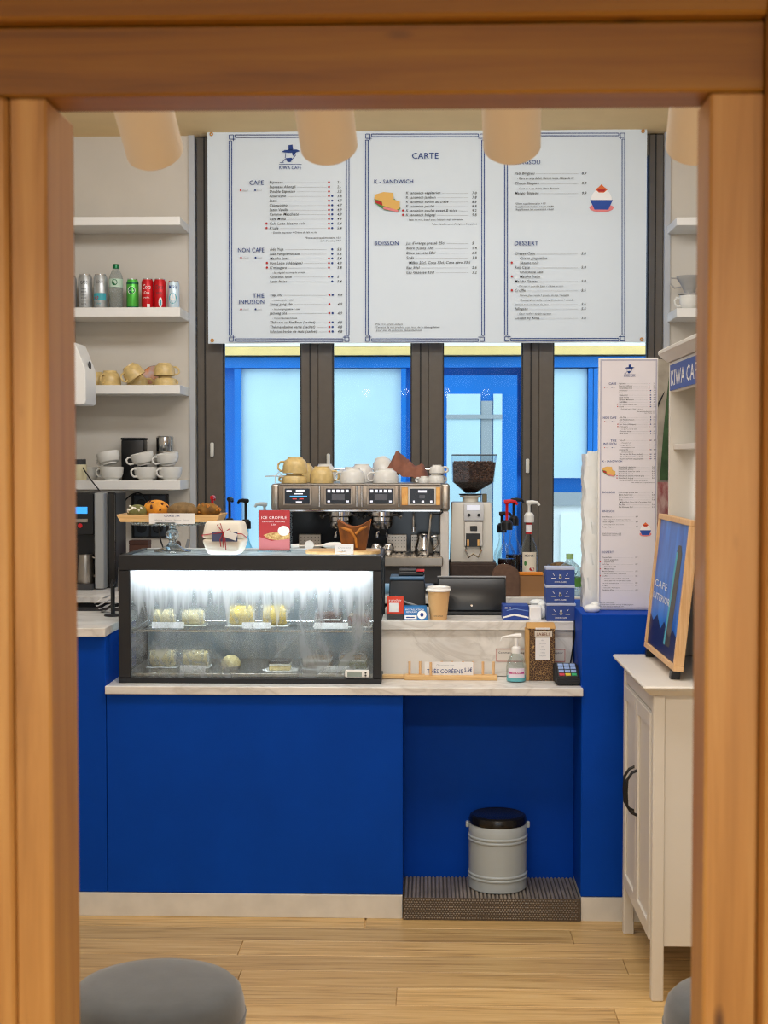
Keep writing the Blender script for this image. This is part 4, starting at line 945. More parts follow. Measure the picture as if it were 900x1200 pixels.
def group(px):
    x = f.x(px); y = 0.055
    g = obj('group_head', B().lathe([(0, zh-0.011), (0.052, zh-0.011), (0.052, zh-0.028), (0.046, zh-0.034), (0.046, zh-0.050), (0.042, zh-0.0535), (0, zh-0.0535)], 26, Tm(x, y, 0)), CHROME, t)
    pf = obj('portafilter', B().lathe([(0, zh-0.054), (0.045, zh-0.054), (0.045, zh-0.068), (0.036, zh-0.082), (0.014, zh-0.090), (0, zh-0.090)], 24, Tm(x, y, 0)), CHROME, t)
    obj('grip', B().tube([(x+0.004, y-0.044, zh-0.064), (x+0.006, y-0.07, zh-0.069), (x+0.008, y-0.11, zh-0.080), (x+0.009, y-0.15, zh-0.092)], [0.009, 0.013, 0.017, 0.015], 12), BLACK, pf)
    obj('spout', B().tube([(x-0.022, y, zh-0.122), (x-0.018, y, zh-0.102), (x, y, zh-0.090), (x+0.018, y, zh-0.102), (x+0.022, y, zh-0.122)], 0.007, 8), CHROME, pf)
    obj('lever_arm', B().tube([(x-0.05, y, zh-0.019), (x-0.072, y-0.01, zh-0.024), (x-0.080, y-0.02, zh-0.034)], 0.009, 8), CHROME, g)
    obj('lever_arm', B().tube([(x+0.05, y, zh-0.019), (x+0.072, y-0.01, zh-0.024), (x+0.080, y-0.02, zh-0.034)], 0.009, 8), CHROME, g)
group(398); group(447)
obj('steam_wand', B().tube([(f.x(505), 0.03, zh-0.002), (f.x(505), 0.0, zh-0.02), (f.x(504), -0.02, zh-0.06), (f.x(501), -0.03, f.z(653)+0.012)], 0.0045, 8), CHROME, t)
k_ = obj('steam_valve', B().cyl(0.014, 0, 0.03, 16, Tm(f.x(506), 0.03, zh-0.022) @ Rm(PI/2, 'X')), BLACK, t)
obj('valve_lever', B().tube([(f.x(506), 0.0, zh-0.015), (f.x(516), -0.01, zh-0.018), (f.x(519), -0.012, zh-0.008)], 0.004, 8), BLACK, k_)
w_ = obj('water_spout', B().tube([(f.x(484.5), 0.04, zh-0.002), (f.x(484.5), 0.03, zh-0.03), (f.x(484.5), 0.02, f.z(618))], 0.004, 8), CHROME, t)
obj('spout_tip', B().cyl(0.009, f.z(624), f.z(618), 12, Tm(f.x(484.5), 0.02, 0)), CHROME, w_)
obj('side_column', B().box(f.x(516), f.x(526), 0.0, DPT-0.01, 0.0, zh-0.007, 0.004), mat('pale_side', '#d6d0c8', 0.45), t)
obj('side_column', B().box(f.x(319), f.x(330), 0.0, DPT-0.01, 0.0, zh-0.007, 0.004), MATS['pale_side'], t)
EZ = ZB+zt_+0.001                            # top of the machine
# things standing on the drip tray
def pitcher(px, Y, zb, r, h, label):
    q = thing('milk_pitcher', label, 'pitcher', (WX(px, Y), Y, zb))
    obj('jug', B().lathe([(0, 0.002), (r*0.95, 0), (r, 0.004), (r, h*0.35), (r*0.72, h*0.78), (r*0.78, h), (r*0.74, h), (r*0.68, h*0.78), (r*0.94, h*0.35), (0, 0.006)], 28), CHROME, q)
    obj('handle', B().tube([(r*0.72, 0, h*0.9), (r*1.4, 0, h*0.92), (r*1.5, 0, h*0.5), (r*0.98, 0, h*0.22)], 0.004, 8), CHROME, q)
ZG = ZB+f.z(652)+0.0045
pitcher(497, 6.10, ZG, 0.040, 0.085, 'steel milk pitcher under the steam wand of the espresso machine')
for px, nm in ((441, 'left'), (455, 'right')):
    q = thing('shot_pot', 'small round mirror-steel pot on the drip tray, ' + ('beneath the spout' if nm == 'left' else 'beside its twin by the perforated plate'), 'pot', (WX(px, 6.06), 6.06, ZG))
    obj('pot', B().lathe([(0, 0), (0.014, 0), (0.024, 0.015), (0.0255, 0.027), (0.022, 0.042), (0.018, 0.047), (0.016, 0.047), (0.02, 0.04), (0, 0.02)], 24), CHROME, q)
    obj('rim', B().tube([(0.0175*math.cos(2*PI*k/20), 0.0175*math.sin(2*PI*k/20), 0.047) for k in range(20)], 0.0015, 6, True), CHROME, q)
# cups warming on top
GT = 'cups on the coffee machine'
def topcup(px, Y, m, r, h, rot, label, z=0):
    nm = 'mug' if m is SPECK else 'coffee_cup'
    cup(nm, (WX(px, Y), Y, EZ+h+z+0.0005), rot, label, m, r, h, GT)
topcup(345, 6.10, SPECK, 0.056, 0.040, flip(2.6), 'beige mug upside down on the machine, under another mug')
c = cup('mug', (WX(346, 6.10), 6.10, EZ+0.112), (PI, 0, 2.9), 'beige mug upside down on top of another at the machine end', SPECK, 0.054, 0.069, GT)
topcup(356, 6.30, SPECK, 0.050, 0.085, flip(0.3), 'beige mug upside down at the rear of the machine beside the pair')
topcup(377, 6.12, SPECK, 0.052, 0.072, flip(0.2), 'single beige mug upside down next to white cups on the machine')
topcup(381, 6.42, CUPW, 0.050, 0.082, flip(2.8), 'white cup upside down behind the single beige mug')
topcup(413, 6.08, CUPW, 0.054, 0.064, flip(2.9), 'white cup upside down at the machine front, handle towards the beige mugs')
topcup(424, 6.27, CUPW, 0.053, 0.082, flip(2.6), 'white cup upside down behind another, in the middle of the machine')
topcup(411, 6.43, CUPW, 0.043, 0.068, flip(2.9), 'small white cup upside down in the rear row of the machine')
topcup(452, 6.11, CUPW, 0.055, 0.062, flip(3.3), 'white cup upside down in front of the brown cloth')
c = cup('coffee_cup', (WX(446, 6.4), 6.41, EZ+0.105), (PI+0.2, 0.45, 2.6), 'white cup tipped up with its handle in the air beside the brown cloth', CUPW, 0.048, 0.075, GT)
topcup(511, 6.10, CUPW, 0.036, 0.040, flip(0.6), 'small white cup upside down at the grinder end of the machine, lower of two')
c = cup('coffee_cup', (WX(512, 6.1), 6.10, EZ+0.079), (PI, 0, 0.2), 'small white cup on top of another at the grinder end', CUPW, 0.033, 0.036, GT)
topcup(497, 6.13, CUPW, 0.026, 0.030, flip(2.8), 'tiny white cup half hidden between cloth and small cups')
CLOTH = mat('brown_cloth', '#8a5a48', 0.9, var=0.1, vscale=30, bump=0.2, bscale=300)
x = WX(475, 6.27)
def clf(u, v):
    a = u*2-1; q = v*2-1
    hgt_ = (1-a**6)*(0.078 + 0.055*math.exp(-((a+0.25)/0.28)**2) + 0.010*math.sin(11*a+2*q) + 0.006*math.sin(23*a-5*q))
    return (0.108*a + 0.012*q, 0.07*q, max(0.002, hgt_*(1-0.7*abs(q)**4)))
tag(obj('folded_cloth', B().grid(28, 16, clf), CLOTH, None, (x, 6.27, EZ+0.0005), smooth=60), 'crumpled brown cloth heaped among the cups on the machine', 'cloth')
q = tag(obj('wire_whisk', B().tube([(-0.06, 0, 0.03), (-0.02, 0, 0.032), (0.02, 0, 0.03)], 0.0025, 6).tube([(-0.015, 0, 0.0), (-0.015, 0, 0.03), (0.0, 0, 0.05), (0.012, 0, 0.03), (0.012, 0, 0.0)], 0.002, 6), CHROME, None, (WX(327, 6.06), 6.06, EZ)), 'thin wire stand at the end of the machine top', 'wire stand')

# grinder on a dark drawer box
YGd = 6.08
f = Lo(553, YGd, ZB)
t = thing('knock_drawer', 'dark brown drawer box under the coffee grinder', 'drawer', f.loc)
zk = f.z(659)
obj('case', B().box(f.x(527), f.x(582), -0.02, 0.22, 0, zk, 0.004), mat('espresso_brown', '#3a2c25', 0.6, var=0.2, vscale=60), t)
obj('front', B().box(f.x(529), f.x(580), -0.026, -0.0202, 0.01, zk-0.01, 0.002), MATS['espresso_brown'], t)
t = thing('coffee_grinder', 'white coffee grinder with a clear hopper of roasted beans', 'grinder', (f.x0, YGd, ZB+zk)); f.zb = ZB+zk
GW = mat('grinder_white', '#d8d3c8', 0.35)
obj('body', B().taper(0, f.z(589), (f.x(528), f.x(578.5), 0, 0.20), (f.x(529.5), f.x(576), 0.01, 0.19), 0.006, None, 2), GW, t)
obj('face', B().box(f.x(543.5), f.x(567), -0.012, 0.006, f.z(610), f.z(590), 0.004, None, 2), mat('grinder_face', '#cfd0d2', 0.3), t)
obj('display', B().box(f.x(547), f.x(562.5), -0.0135, -0.012, f.z(598), f.z(592), 0.0005), mat('pale_display', '#dfe3f2', 0.3, emit=0.3), t)
for p in (549.5, 561): obj('button', B().cyl(0.007, 0.012, 0.015, 12, Tm(f.x(p), 0, f.z(603.5)) @ Rm(PI/2, 'X')), BLACK, t)
obj('chute', B().box(f.x(544), f.x(566), -0.008, 0.004, f.z(640), f.z(611), 0.002), STEEL, t)
obj('nozzle', B().box(f.x(551), f.x(559), -0.03, -0.008, f.z(622), f.z(616), 0.002), BLACK, t)
obj('dosing_recess', B().box(f.x(546), f.x(563), -0.014, -0.008, f.z(640), f.z(625), 0.001), BLACK, t)
for p in (548.5, 560.5): obj('recess_bar', B().box(f.x(p)-0.004, f.x(p)+0.004, -0.018, -0.014, f.z(639.5), f.z(632)), COPPER_REFL, t)
obj('fork', B().tube([(f.x(546), 0.0, f.z(641)), (f.x(545), -0.03, f.z(645)), (f.x(549), -0.06, f.z(652)), (f.x(554), -0.055, f.z(648)), (f.x(560), -0.06, f.z(652)), (f.x(564), -0.03, f.z(645)), (f.x(563), 0.0, f.z(641))], 0.004, 8), CHROME, t)
hx = (f.x(529)+f.x(583))/2 + 0.005; hy = 0.09
obj('collar', B().lathe([(0.034, f.z(589)+0.0005), (0.034, f.z(584)), (0.045, f.z(583)), (0.045, f.z(581)), (0.02, f.z(581))], 24, Tm(f.x(552), hy, 0)), GW, t)
obj('collar_ring', B().lathe([(0.0, f.z(580.5)), (0.05, f.z(580.5)), (0.05, f.z(579.3)), (0, f.z(579.3))], 24, Tm(f.x(552), hy, 0)), BLACK, t)
obj('gate_knob', B().box(f.x(566), f.x(571.5), hy-0.02, hy+0.0, f.z(588.9), f.z(579), 0.002), mat('brass_dark', '#6d6248', 0.4, metal=0.6), t)
def hop(e, z0, z1, z2, shrink=0.0):
    cx = f.x(556); ex = f.x(552); wt = (f.x(582)-f.x(530))/2 - shrink
    return [(cx-wt, f.z(z2)), (cx-wt+0.002, f.z(z1)), (ex-0.02, f.z(z0)), (ex+0.02, f.z(z0)), (cx+wt-0.012, f.z(z1)), (cx+wt, f.z(z2))]
def shell(pts, y0, y1, cap=False):
    b = B(); n = len(pts); yy0 = [y0]*n; yy1 = [y1]*n
    yy0[2] = yy0[3] = hy-0.02; yy1[2] = yy1[3] = hy+0.02
    v = [(p[0], yy0[i], p[1]) for i, p in enumerate(pts)] + [(p[0], yy1[i], p[1]) for i, p in enumerate(pts)]
    fc = [(0,1,4,5), (1,2,3,4), (6,11,10,7), (7,10,9,8), (0,6,7,1), (1,7,8,2), (2,8,9,3), (3,9,10,4), (4,10,11,5)]
    if cap: fc.append((0,5,11,6))
    b._add(v, fc); return b
obj('hopper', shell(hop(0, 579, 565, 533), 0.0, 0.18), pane_mat('hopper_smoke', (0.80, 0.85, 0.88, 1)), t)
pts = hop(0, 578, 565, 541.5, 0.004)
BEAN = mat('roasted_beans', '#4b2e22', 0.45, col2='#1d100b', vscale=110, bump=1.0, bscale=110)
bb_ = obj('bean_fill', shell(pts, 0.004, 0.176, True), BEAN, t)
rg = random.Random(4); g = B()
for j in range(230):
    side = rg.random()
    zq = f.z(rg.uniform(541.5, 563)); xq = rg.uniform(pts[0][0]+0.006, pts[4][0]-0.002)
    if side < 0.72: m_ = Tm(xq, 0.0035, zq)
    else: m_ = Tm(xq, rg.uniform(0.01, 0.17), f.z(541.5))
    g.ell(0, 0, 0, 0.0058, 0.0022, 0.0038, 8, 4, m_ @ Rm(rg.uniform(0, 3), 'Y'))
obj('bean', g, mat('bean_gloss', '#5d3d2e', 0.3), bb_)['kind'] = 'stuff'
lid_z = f.z(533)
obj('hopper_rim', B().tube([(pts[0][0]-0.003, 0.0, lid_z), (pts[5][0]+0.003, 0.0, lid_z), (pts[5][0]+0.003, 0.18, lid_z), (pts[0][0]-0.003, 0.18, lid_z)], 0.0025, 6, True), mat('rim_smoke', '#5b6166', 0.2), t)

# bottles with pumps
def pump_bottle(px, Y, ztop_py, r, hb, liquid, pumpm, label, glass=None, paper=None, zb=ZB, fill=0.6, turn=0.0, neckm=None):
    x = WX(px, Y); ht = WZ(ztop_py, Y, px)-zb
    t = thing('syrup_bottle', label, 'bottle', (x, Y, zb), (0, 0, turn), 'pump bottles on the back bar')
    hn = hb*0.86
    obj('bottle', B().lathe([(0, 0.003), (r*0.95, 0), (r, 0.006), (r, hb*0.56), (r*0.9, hb*0.62), (r*0.46, hb*0.76), (r*0.36, hb*0.82), (r*0.36, hb)], 26), glass or CLEAR, t)
    if liquid: obj('liquid', B().lathe([(0, 0.005), (r*0.9, 0.005), (r*0.94, 0.01), (r*0.94, hb*0.52*fill), (0, hb*0.52*fill)], 24), liquid, t)
    obj('collar', B().lathe([(0, hb+0.03), (r*0.38, hb+0.03), (r*0.62, hb+0.018), (r*0.62, hb-0.012), (r*0.36, hb-0.012)], 20), neckm or BLACK, t)
    pz = ht-0.008
    pm = obj('pump', B().tube([(0, 0, hb+0.028), (0, 0, pz-0.012), (0, 0, pz-0.006)], [0.006, 0.006, 0.010], 10).tube([(-0.012, 0, pz), (0.015, 0, pz+0.002), (0.036, 0, pz), (0.044, 0, pz-0.012)], [0.009, 0.009, 0.007, 0.006], 10), pumpm, t)
    if paper: paper(t, r, hb)
    return t
PRED = mat('pump_red', '#d0161f', 0.35); PWH = mat('pump_white', '#e9e8e2', 0.4)
SYR = mat('syrup_amber', '#4a1e10', 0.15); SYD = mat('syrup_dark', '#2a1712', 0.2)
def lab1(t, r, hb):
    band(t, r, hb*0.27, hb*0.555, mat('label_cream', '#ece0cc', 0.6), -2.5, -0.6, 'label', 0.0006)
    wtext(t, 'MONIN', r+0.0004, hb*0.49, 0.011, INKD, 0.045); wdisc(t, r, hb*0.32, 0.012, INKR, 'berry_print', 0.001, 0.008, 0.3); wdisc(t, r, hb*0.40, 0.006, INKGR, 'leaf_print', 0.001, 0.01, -0.5)
def lab2(t, r, hb):
    b = B().lathe([(r*0.41, hb*0.80), (r*0.40, hb*0.97)], 18); obj('neck_label', b, PAPER, t)
    obj('neck_stripe', B().lathe([(r*0.425, hb*0.80), (r*0.42, hb*0.83)], 18).lathe([(r*0.42, hb*0.93), (r*0.415, hb*0.96)], 18), INKR, t)['kind'] = 'stuff'
    lab1(t, r, hb)
pump_bottle(620, 6.20, 587, 0.036, 0.315, SYR, PWH, 'clear syrup bottle with a white pump and red striped neck', None, lab2, neckm=PWH, fill=0.98)
pump_bottle(594, 6.14, 586, 0.040, 0.285, SYD, PRED, 'dark syrup bottle with a red pump beside the grinder', None, None, fill=1.0)
pump_bottle(602, 6.34, 584, 0.036, 0.295, SYD, BLACK, 'dark syrup bottle with a black pump behind the red-pumped one', None, None, fill=1.0)
pump_bottle(588, 6.40, 600, 0.036, 0.26, None, BLACK, 'empty clear bottle with black pump at the back beside the grinder')
BLG = pane_mat('blue_glass', (0.62, 0.85, 0.93, 1))
pump_bottle(249, 6.40, 581, 0.034, 0.285, SYD, PRED, 'dark bottle with a red pump behind the breads', None, None, turn=1.5)
pump_bottle(269, 6.30, 583, 0.036, 0.285, SYD, BLACK, 'dark bottle with a black pump next to the breads', None, None, turn=1.4)
pump_bottle(288, 6.30, 585, 0.036, 0.28, None, BLACK, 'pale blue glass bottle with a black pump', BLG, None, turn=2.6)
pump_bottle(310, 6.40, 589, 0.034, 0.27, None, mat('pump_clear', '#cfdadd', 0.3), 'clear bottle with a translucent pump behind the red card', BLG, None, turn=PI)

# left end of the back bar: bean-to-cup machine, jugs
f = Lo(122, 6.25, ZB)
t = thing('bean_to_cup_machine', 'black bean-to-cup coffee machine with silver side pillar', 'coffee machine', f.loc)
zt_ = f.z(577)
obj('housing', B().box(f.x(76), f.x(131), 0.08, 0.30, 0.0, zt_, 0.006), BLACK, t)
obj('front_top', B().box(f.x(76), f.x(110), 0.0, 0.079, f.z(627), zt_-0.004, 0.004), BLACK, t)
obj('pillar', B().box(f.x(111), f.x(122), -0.01, 0.079, 0.004, zt_-0.002, 0.004), mat('silver_pillar', '#a9abab', 0.35, metal=0.4), t)
obj('screen', B().box(f.x(80), f.x(102.5), -0.004, 0.0, f.z(602), f.z(594), 0.001), mat('screen_blue', '#3b9df0', 0.3, emit=0.9), t)
obj('button_strip', B().box(f.x(80), f.x(103), -0.006, 0.0, f.z(612), f.z(608), 0.001), STEEL, t)
obj('red_button', B().cyl(0.010, 0, 0.006, 14, Tm(f.x(94), 0.0, f.z(616)) @ Rm(PI/2, 'X')), PRED, t)
obj('drip_shelf', B().box(f.x(76), f.x(110), -0.03, 0.079, 0.0, 0.025, 0.003), DARK, t)
obj('glass_side', B().box(f.x(123), f.x(130.5), 0.06, 0.0795, 0.02, zt_-0.01, 0.002), mat('smoky_door', '#2a2826', 0.12), t)
q = thing('steel_jug', 'tall brushed steel jug under the bean-to-cup machine spout', 'jug', (WX(100, 6.28), 6.28, ZB+0.0255))
obj('jug', B().lathe([(0, 0), (0.036, 0), (0.037, 0.004), (0.031, 0.12), (0.031, 0.128), (0.029, 0.128), (0.034, 0.006), (0, 0.005)], 26), STEEL, q)
obj('handle', B().tube([(0.031, 0, 0.115), (0.058, 0, 0.11), (0.06, 0, 0.05), (0.036, 0, 0.03)], 0.004, 8), STEEL, q)
q = thing('milk_flask', 'narrow steel flask beside the bean-to-cup machine', 'flask', (WX(145, 6.2), 6.20, ZB))
obj('flask', B().lathe([(0, 0), (0.028, 0), (0.029, 0.004), (0.026, 0.10), (0.018, 0.135), (0.016, 0.15), (0, 0.15)], 24), STEEL, q)
obj('stopper', B().lathe([(0.015, 0.1505), (0.017, 0.165), (0, 0.168)], 18), BLACK, q)
# wall sockets, cables
YW = YB-0.001
f = Lo(176, YW, WZ(634, YW, 176))
t = thing('socket_panel', 'black framed double row of wall sockets under the cup shelf', 'socket', f.loc)
obj('plate', B().box(f.x(154.5), f.x(198), -0.012, 0, f.z(630), f.z(579), 0.002), BLACK, t)
for (r0_, r1_) in ((580.5, 602), (608, 628.5)):
    for j in range(2):
        a, c = f.x(158+j*19.5), f.x(175+j*19.5)
        s_ = obj('socket', B().box(a, c, -0.018, -0.012, f.z(r1_), f.z(r0_), 0.003), mat('socket_grey', '#39414a', 0.3) if 'socket_grey' not in MATS else MATS['socket_grey'], t)
        obj('well', B().lathe([(0.0, 0.0), (0.024, 0.0), (0.026, 0.0015)], 20, Tm((a+c)/2, -0.0182, (f.z(r1_)+f.z(r0_))/2) @ Rm(PI/2, 'X')), BLACK, s_)
obj('plug', B().cyl(0.018, 0.02, 0.05, 16, Tm(f.x(186), 0, f.z(618)) @ Rm(PI/2, 'X')), BLACK, t)
def cable(pts, Y, label, r=0.0035, m=None):
    P = [W(px, py, Y) if len(r_) == 0 else W(px, py, r_[0]) for px, py, *r_ in pts]
    o = P[0]
    for _ in range(2):
        Q = [P[0]]
        for a, b_ in zip(P, P[1:]): Q += [a.lerp(b_, 0.25), a.lerp(b_, 0.75)]
        P = Q + [P[-1]]
    return tag(obj('cable', B().tube([tuple(p_-o) for p_ in P], r, 6), m or BLACK, None, tuple(o)), label, 'cable')
cable([(139, 605), (143, 592), (150, 582), (160, 577), (167, 579), (172, 588)], 6.88, 'black cable arching from the wall sockets to the coffee machine')
cable([(186, 618, 6.90), (187, 630, 6.89), (191, 641, 6.85), (196, 660, 6.84), (199, 676, 6.80)], 6.8, 'black cable hanging down from the lower wall socket')
cable([(97, 548, 6.68), (106, 562, 6.66), (117, 575, 6.66), (126, 590, 6.64)], 6.66, 'thin black cable slanting over the lowest shelf edge')
# small things behind the case
t = thing('cardboard_box', 'small dark brown box on the back bar below the sockets', 'box', (WX(164, 6.7), 6.70, ZB))
hb_ = WZ(633, 6.7, 164)-ZB
obj('carton', B().box(-0.045, 0.045, -0.04, 0.04, 0, hb_-0.02, 0.002), mat('dark_carton', '#5a3a2e', 0.7), t)
obj('flap', B().box(-0.046, 0.046, -0.041, 0.041, hb_-0.02, hb_, 0.002), mat('dark_carton_lid', '#4a2f26', 0.7), t)
t = thing('black_scale', 'small black kitchen scale on the back bar beside the brown box', 'scale', (WX(178, 6.6), 6.60, ZB))
obj('body', B().box(-0.045, 0.045, -0.04, 0.04, 0, 0.10, 0.008, None, 2), BLACK, t); obj('plate', B().cyl(0.038, 0.1005, 0.11, 20), STEEL, t)
for px, an, h2, nm in ((208, 0.3, 0.155, 'round-headed'), (217, 0.45, 0.175, 'flat-bladed')):
    pass
t = thing('utensil_pot', 'small steel pot holding a spoon and spatula behind the cake stand', 'pot', (WX(211, 6.6), 6.60, ZB))
obj('pot', B().lathe([(0, 0), (0.03, 0), (0.032, 0.003), (0.034, 0.09), (0.032, 0.09), (0.03, 0.005), (0, 0.004)], 22), STEEL, t)
obj('spoon', B().tube([(0.0, 0, 0.006), (-0.008, 0, 0.16)], 0.003, 6).ell(-0.009, 0, 0.178, 0.013, 0.005, 0.02), mat('spoon_brown', '#4a3a30', 0.5), t)
obj('spatula', B().tube([(0.006, 0, 0.006), (0.03, 0, 0.17)], 0.003, 6).box(-0.007, 0.007, -0.002, 0.002, 0, 0.04, 0.001, Tm(0.03, 0, 0.165) @ Rm(0.25, 'Y')), GREYM, t)
# leather-brown tamp mat, cardboard tray, bowl and bottle near the window
BRN = mat('brown_felt', '#6e5445', 0.9, var=0.12, vscale=50)
t = thing('brown_pouch', 'brown felt arch-shaped pouch standing before the syrup bottles', 'pouch', (WX(593, 5.97), 5.985, ZB))
k = S(5.97)
pts = [(-17*k, 0), (17*k, 0), (16.5*k, 26*k), (13*k, 33*k), (5*k, 37*k), (-6*k, 38.5*k), (-13*k, 34*k), (-16.5*k, 25*k)]
b = B().prism(pts, -0.02, 0.02); bmesh.ops.bevel(b.bm, geom=list(b.bm.edges), offset=0.006, segments=2, affect='EDGES')
obj('pouch', b, BRN, t); obj('knob', B().ell(-8*k, -0.026, 17*k, 0.018, 0.010, 0.011), BLACK, t)
t = thing('cardboard_tray', 'open brown cardboard tray with an orange edge', 'box', (WX(624, 6.0), 6.03, ZB))
k = S(6.0); zc_ = WZ(674, 6.0, 620)-ZB
obj('tray', B().box(-17*k, 17*k, -0.05, 0.06, 0, zc_, 0.002), mat('kraft_brown', '#9a7048', 0.8), t)
obj('orange_strip', B().box(-16*k, 12*k, -0.052, -0.02, zc_+0.0005, zc_+0.014, 0.002), mat('orange_card', '#e2871f', 0.6), t)
t = thing('snack_bowl', 'shallow dark bowl of brown snacks on the sill end of the back bar', 'bowl', (WX(656, 6.3), 6.30, ZB))
zz = WZ(668, 6.3, 656)-ZB
obj('stand', B().cyl(0.03, 0, zz, 16), DARK, t); obj('bowl', B().lathe([(0.02, zz+0.0005), (0.04, zz+0.006), (0.055, zz+0.022), (0.053, zz+0.023), (0.035, zz+0.009), (0, zz+0.008)], 26), BLACK, t)
obj('snacks', B().ell(0, 0, zz+0.018, 0.045, 0.045, 0.018, 18, 8), mat('snack_brown', '#8a6a34', 0.7, col2='#3e2c18', vscale=70, bump=0.8, bscale=80), t)
t = thing('clear_jug', 'squat clear plastic bottle with a pale green cap near the wrapped boards', 'bottle', (WX(668, 6.05), 6.05, ZB))
k = S(6.05); z0 = WZ(655, 6.05, 668)-ZB
obj('bottle', B().lathe([(0, 0.002), (15*k, 0), (15*k, z0-0.07), (13*k, z0-0.035), (5*k, z0-0.012), (4*k, z0)], 24), pane_mat('jug_plastic', (0.85, 0.92, 0.92, 1), fog=(0.1, 0.4)), t)
obj('cap', B().lathe([(4.2*k, z0+0.0005), (4.4*k, z0+0.022), (0, z0+0.022)], 16), mat('cap_green', '#a8d08c', 0.4), t)
obj('label', B().lathe([(15.2*k, z0*0.25), (15.2*k, z0*0.5)], 24), mat('label_green', '#5f9a48', 0.6), t)
b = B(); text(b, 'DAV', wrapm(z0*0.56), 0.02, 0.06, 0, 'C', wrap=15.3*k); obj('lettering', b, INKD, t, smooth=0, fixn=False)

# ================================================================ glass display case on the ledge
YD = 4.88
f = Lo(292, YD, ZL)
t = thing('display_case', 'black framed refrigerated glass display case with fogged front and lit inside', 'display case', f.loc)
xl, xr, zt_ = f.x(138), f.x(447), f.z(651); DD = 0.42
CB = mat('case_black', '#1b1c1f', 0.4)
zb1 = 0.018
obj('base', B().box(xl, xr, 0, DD, 0, zb1, 0.002), CB, t)
obj('front_bar', B().box(xl, xr, 0, 0.03, f.z(669), zt_, 0.003), CB, t)
obj('front_post', B().box(xl, f.x(151.5), 0, 0.03, zb1+0.0005, f.z(669)-0.0005, 0.002), CB, t)
obj('front_post', B().box(f.x(437), xr, 0, 0.03, zb1+0.0005, f.z(669)-0.0005, 0.002), CB, t)
for (a, c) in ((xl, xl+0.02), (xr-0.02, xr)):
    obj('rear_post', B().box(a, c, DD-0.02, DD, zb1+0.0005, zt_, 0.002), CB, t)
    obj('side_bar', B().box(a, c, 0.0305, DD-0.0205, zt_-0.02, zt_, 0.002), CB, t)
    obj('side_pane', B().box((a+c)/2-0.002, (a+c)/2+0.002, 0.0305, DD-0.0205, zb1+0.0005, zt_-0.0205), CLEAR, t)
obj('rear_bar', B().box(xl+0.0205, xr-0.0205, DD-0.02, DD, zt_-0.02, zt_, 0.002), mat('case_silver', '#b9bcbd', 0.35, metal=0.4), t)
obj('top_pane', B().box(xl+0.0205, xr-0.0205, 0.0305, DD-0.0205, zt_-0.012, zt_-0.006), pane_mat('top_glass', (0.9, 0.96, 0.97, 1), fog=(0.25, 0.45)), t)
obj('front_pane', B().box(f.x(151.5)+0.0005, f.x(437)-0.0005, 0.010, 0.014, zb1+0.0005, f.z(669)-0.0005), FOGGED, t)
obj('rear_door', B().box(xl+0.021, 0.0, DD-0.012, DD-0.008, zb1+0.0005, zt_-0.0205), mat('case_back', '#858f93', 0.3), t)
obj('rear_door', B().box(0.0005, xr-0.021, DD-0.018, DD-0.0125, zb1+0.0005, zt_-0.0205), MATS['case_back'], t)
obj('deck', B().box(xl+0.021, xr-0.021, 0.032, DD-0.022, zb1+0.0005, zb1+0.012, 0.001), STEEL, t)
led = obj('light_tube', B().cyl(0.008, xl+0.05, xr-0.05, 12, Tm(0, 0.05, f.z(669)-0.004) @ Rm(PI/2, 'Y')), mat('case_led', '#eef7ff', 0.5, emit=44.0), t)
ZS = f.z(742)
sh_ = obj('wire_shelf', B().tube([(xl+0.03, 0.06, ZS), (xr-0.03, 0.06, ZS), (xr-0.03, DD-0.05, ZS), (xl+0.03, DD-0.05, ZS)], 0.004, 8, True), CHROME, t)
for k in range(44):
    x = xl+0.03+(xr-xl-0.06)*(k+0.5)/44
    obj('wire', B().tube([(x, 0.06, ZS+0.004), (x, DD-0.05, ZS+0.004)], 0.0014, 5), CHROME, sh_)
obj('shelf_bracket', B().box(xl+0.022, xl+0.03, 0.10, DD-0.06, ZS-0.016, ZS-0.004), STEEL, t); obj('shelf_bracket', B().box(xr-0.03, xr-0.022, 0.10, DD-0.06, ZS-0.016, ZS-0.004), STEEL, t)
th_ = obj('thermometer', B().box(f.x(404), f.x(433), -0.008, 0.0095, f.z(797)+0.012, f.z(784.5), 0.005, None, 2), WHITE, t)
obj('readout', B().box(f.x(407), f.x(424), -0.0088, -0.008, f.z(794)+0.006, f.z(787), 0), mat('lcd_grey', '#8f9c96', 0.3), th_)
for k in range(3): obj('button', B().cyl(0.0035, 0.008, 0.0095, 10, Tm(f.x(428.5), 0, f.z(787.5)-0.009*k) @ Rm(PI/2, 'X')), DARK, th_)
obj('hinge', B().cyl(0.011, -0.004, 0.0, 14, Tm(xr-0.006, 0.012, zt_-0.002) @ Tm(0,0,0)), CHROME, t)
ZM = ZL+ZS+0.0055; ZD = ZL+zb1+0.0125; ZCT = ZL+zt_
CRM = mat('cream_sponge', '#e8d49c', 0.8, var=0.08, vscale=40); CHOC = mat('chocolate_cake', '#5a2f22', 0.7, var=0.2, vscale=50); GRN = mat('matcha_cake', '#7a7f45', 0.8, var=0.15, vscale=50); BUN = mat('bun_pale', '#dfcf9a', 0.7, var=0.08, vscale=20); WCR = mat('whipped_cream', '#efece2', 0.6); LOAF = mat('loaf_brown', '#8d6a3c', 0.8, var=0.25, vscale=60); REDB = mat('red_bean', '#7c3226', 0.7, var=0.2, vscale=50); CRUST = mat('golden_crust', '#b9772c', 0.6, var=0.25, vscale=25)
PLATE = mat('case_plate', '#dfe0dc', 0.25)
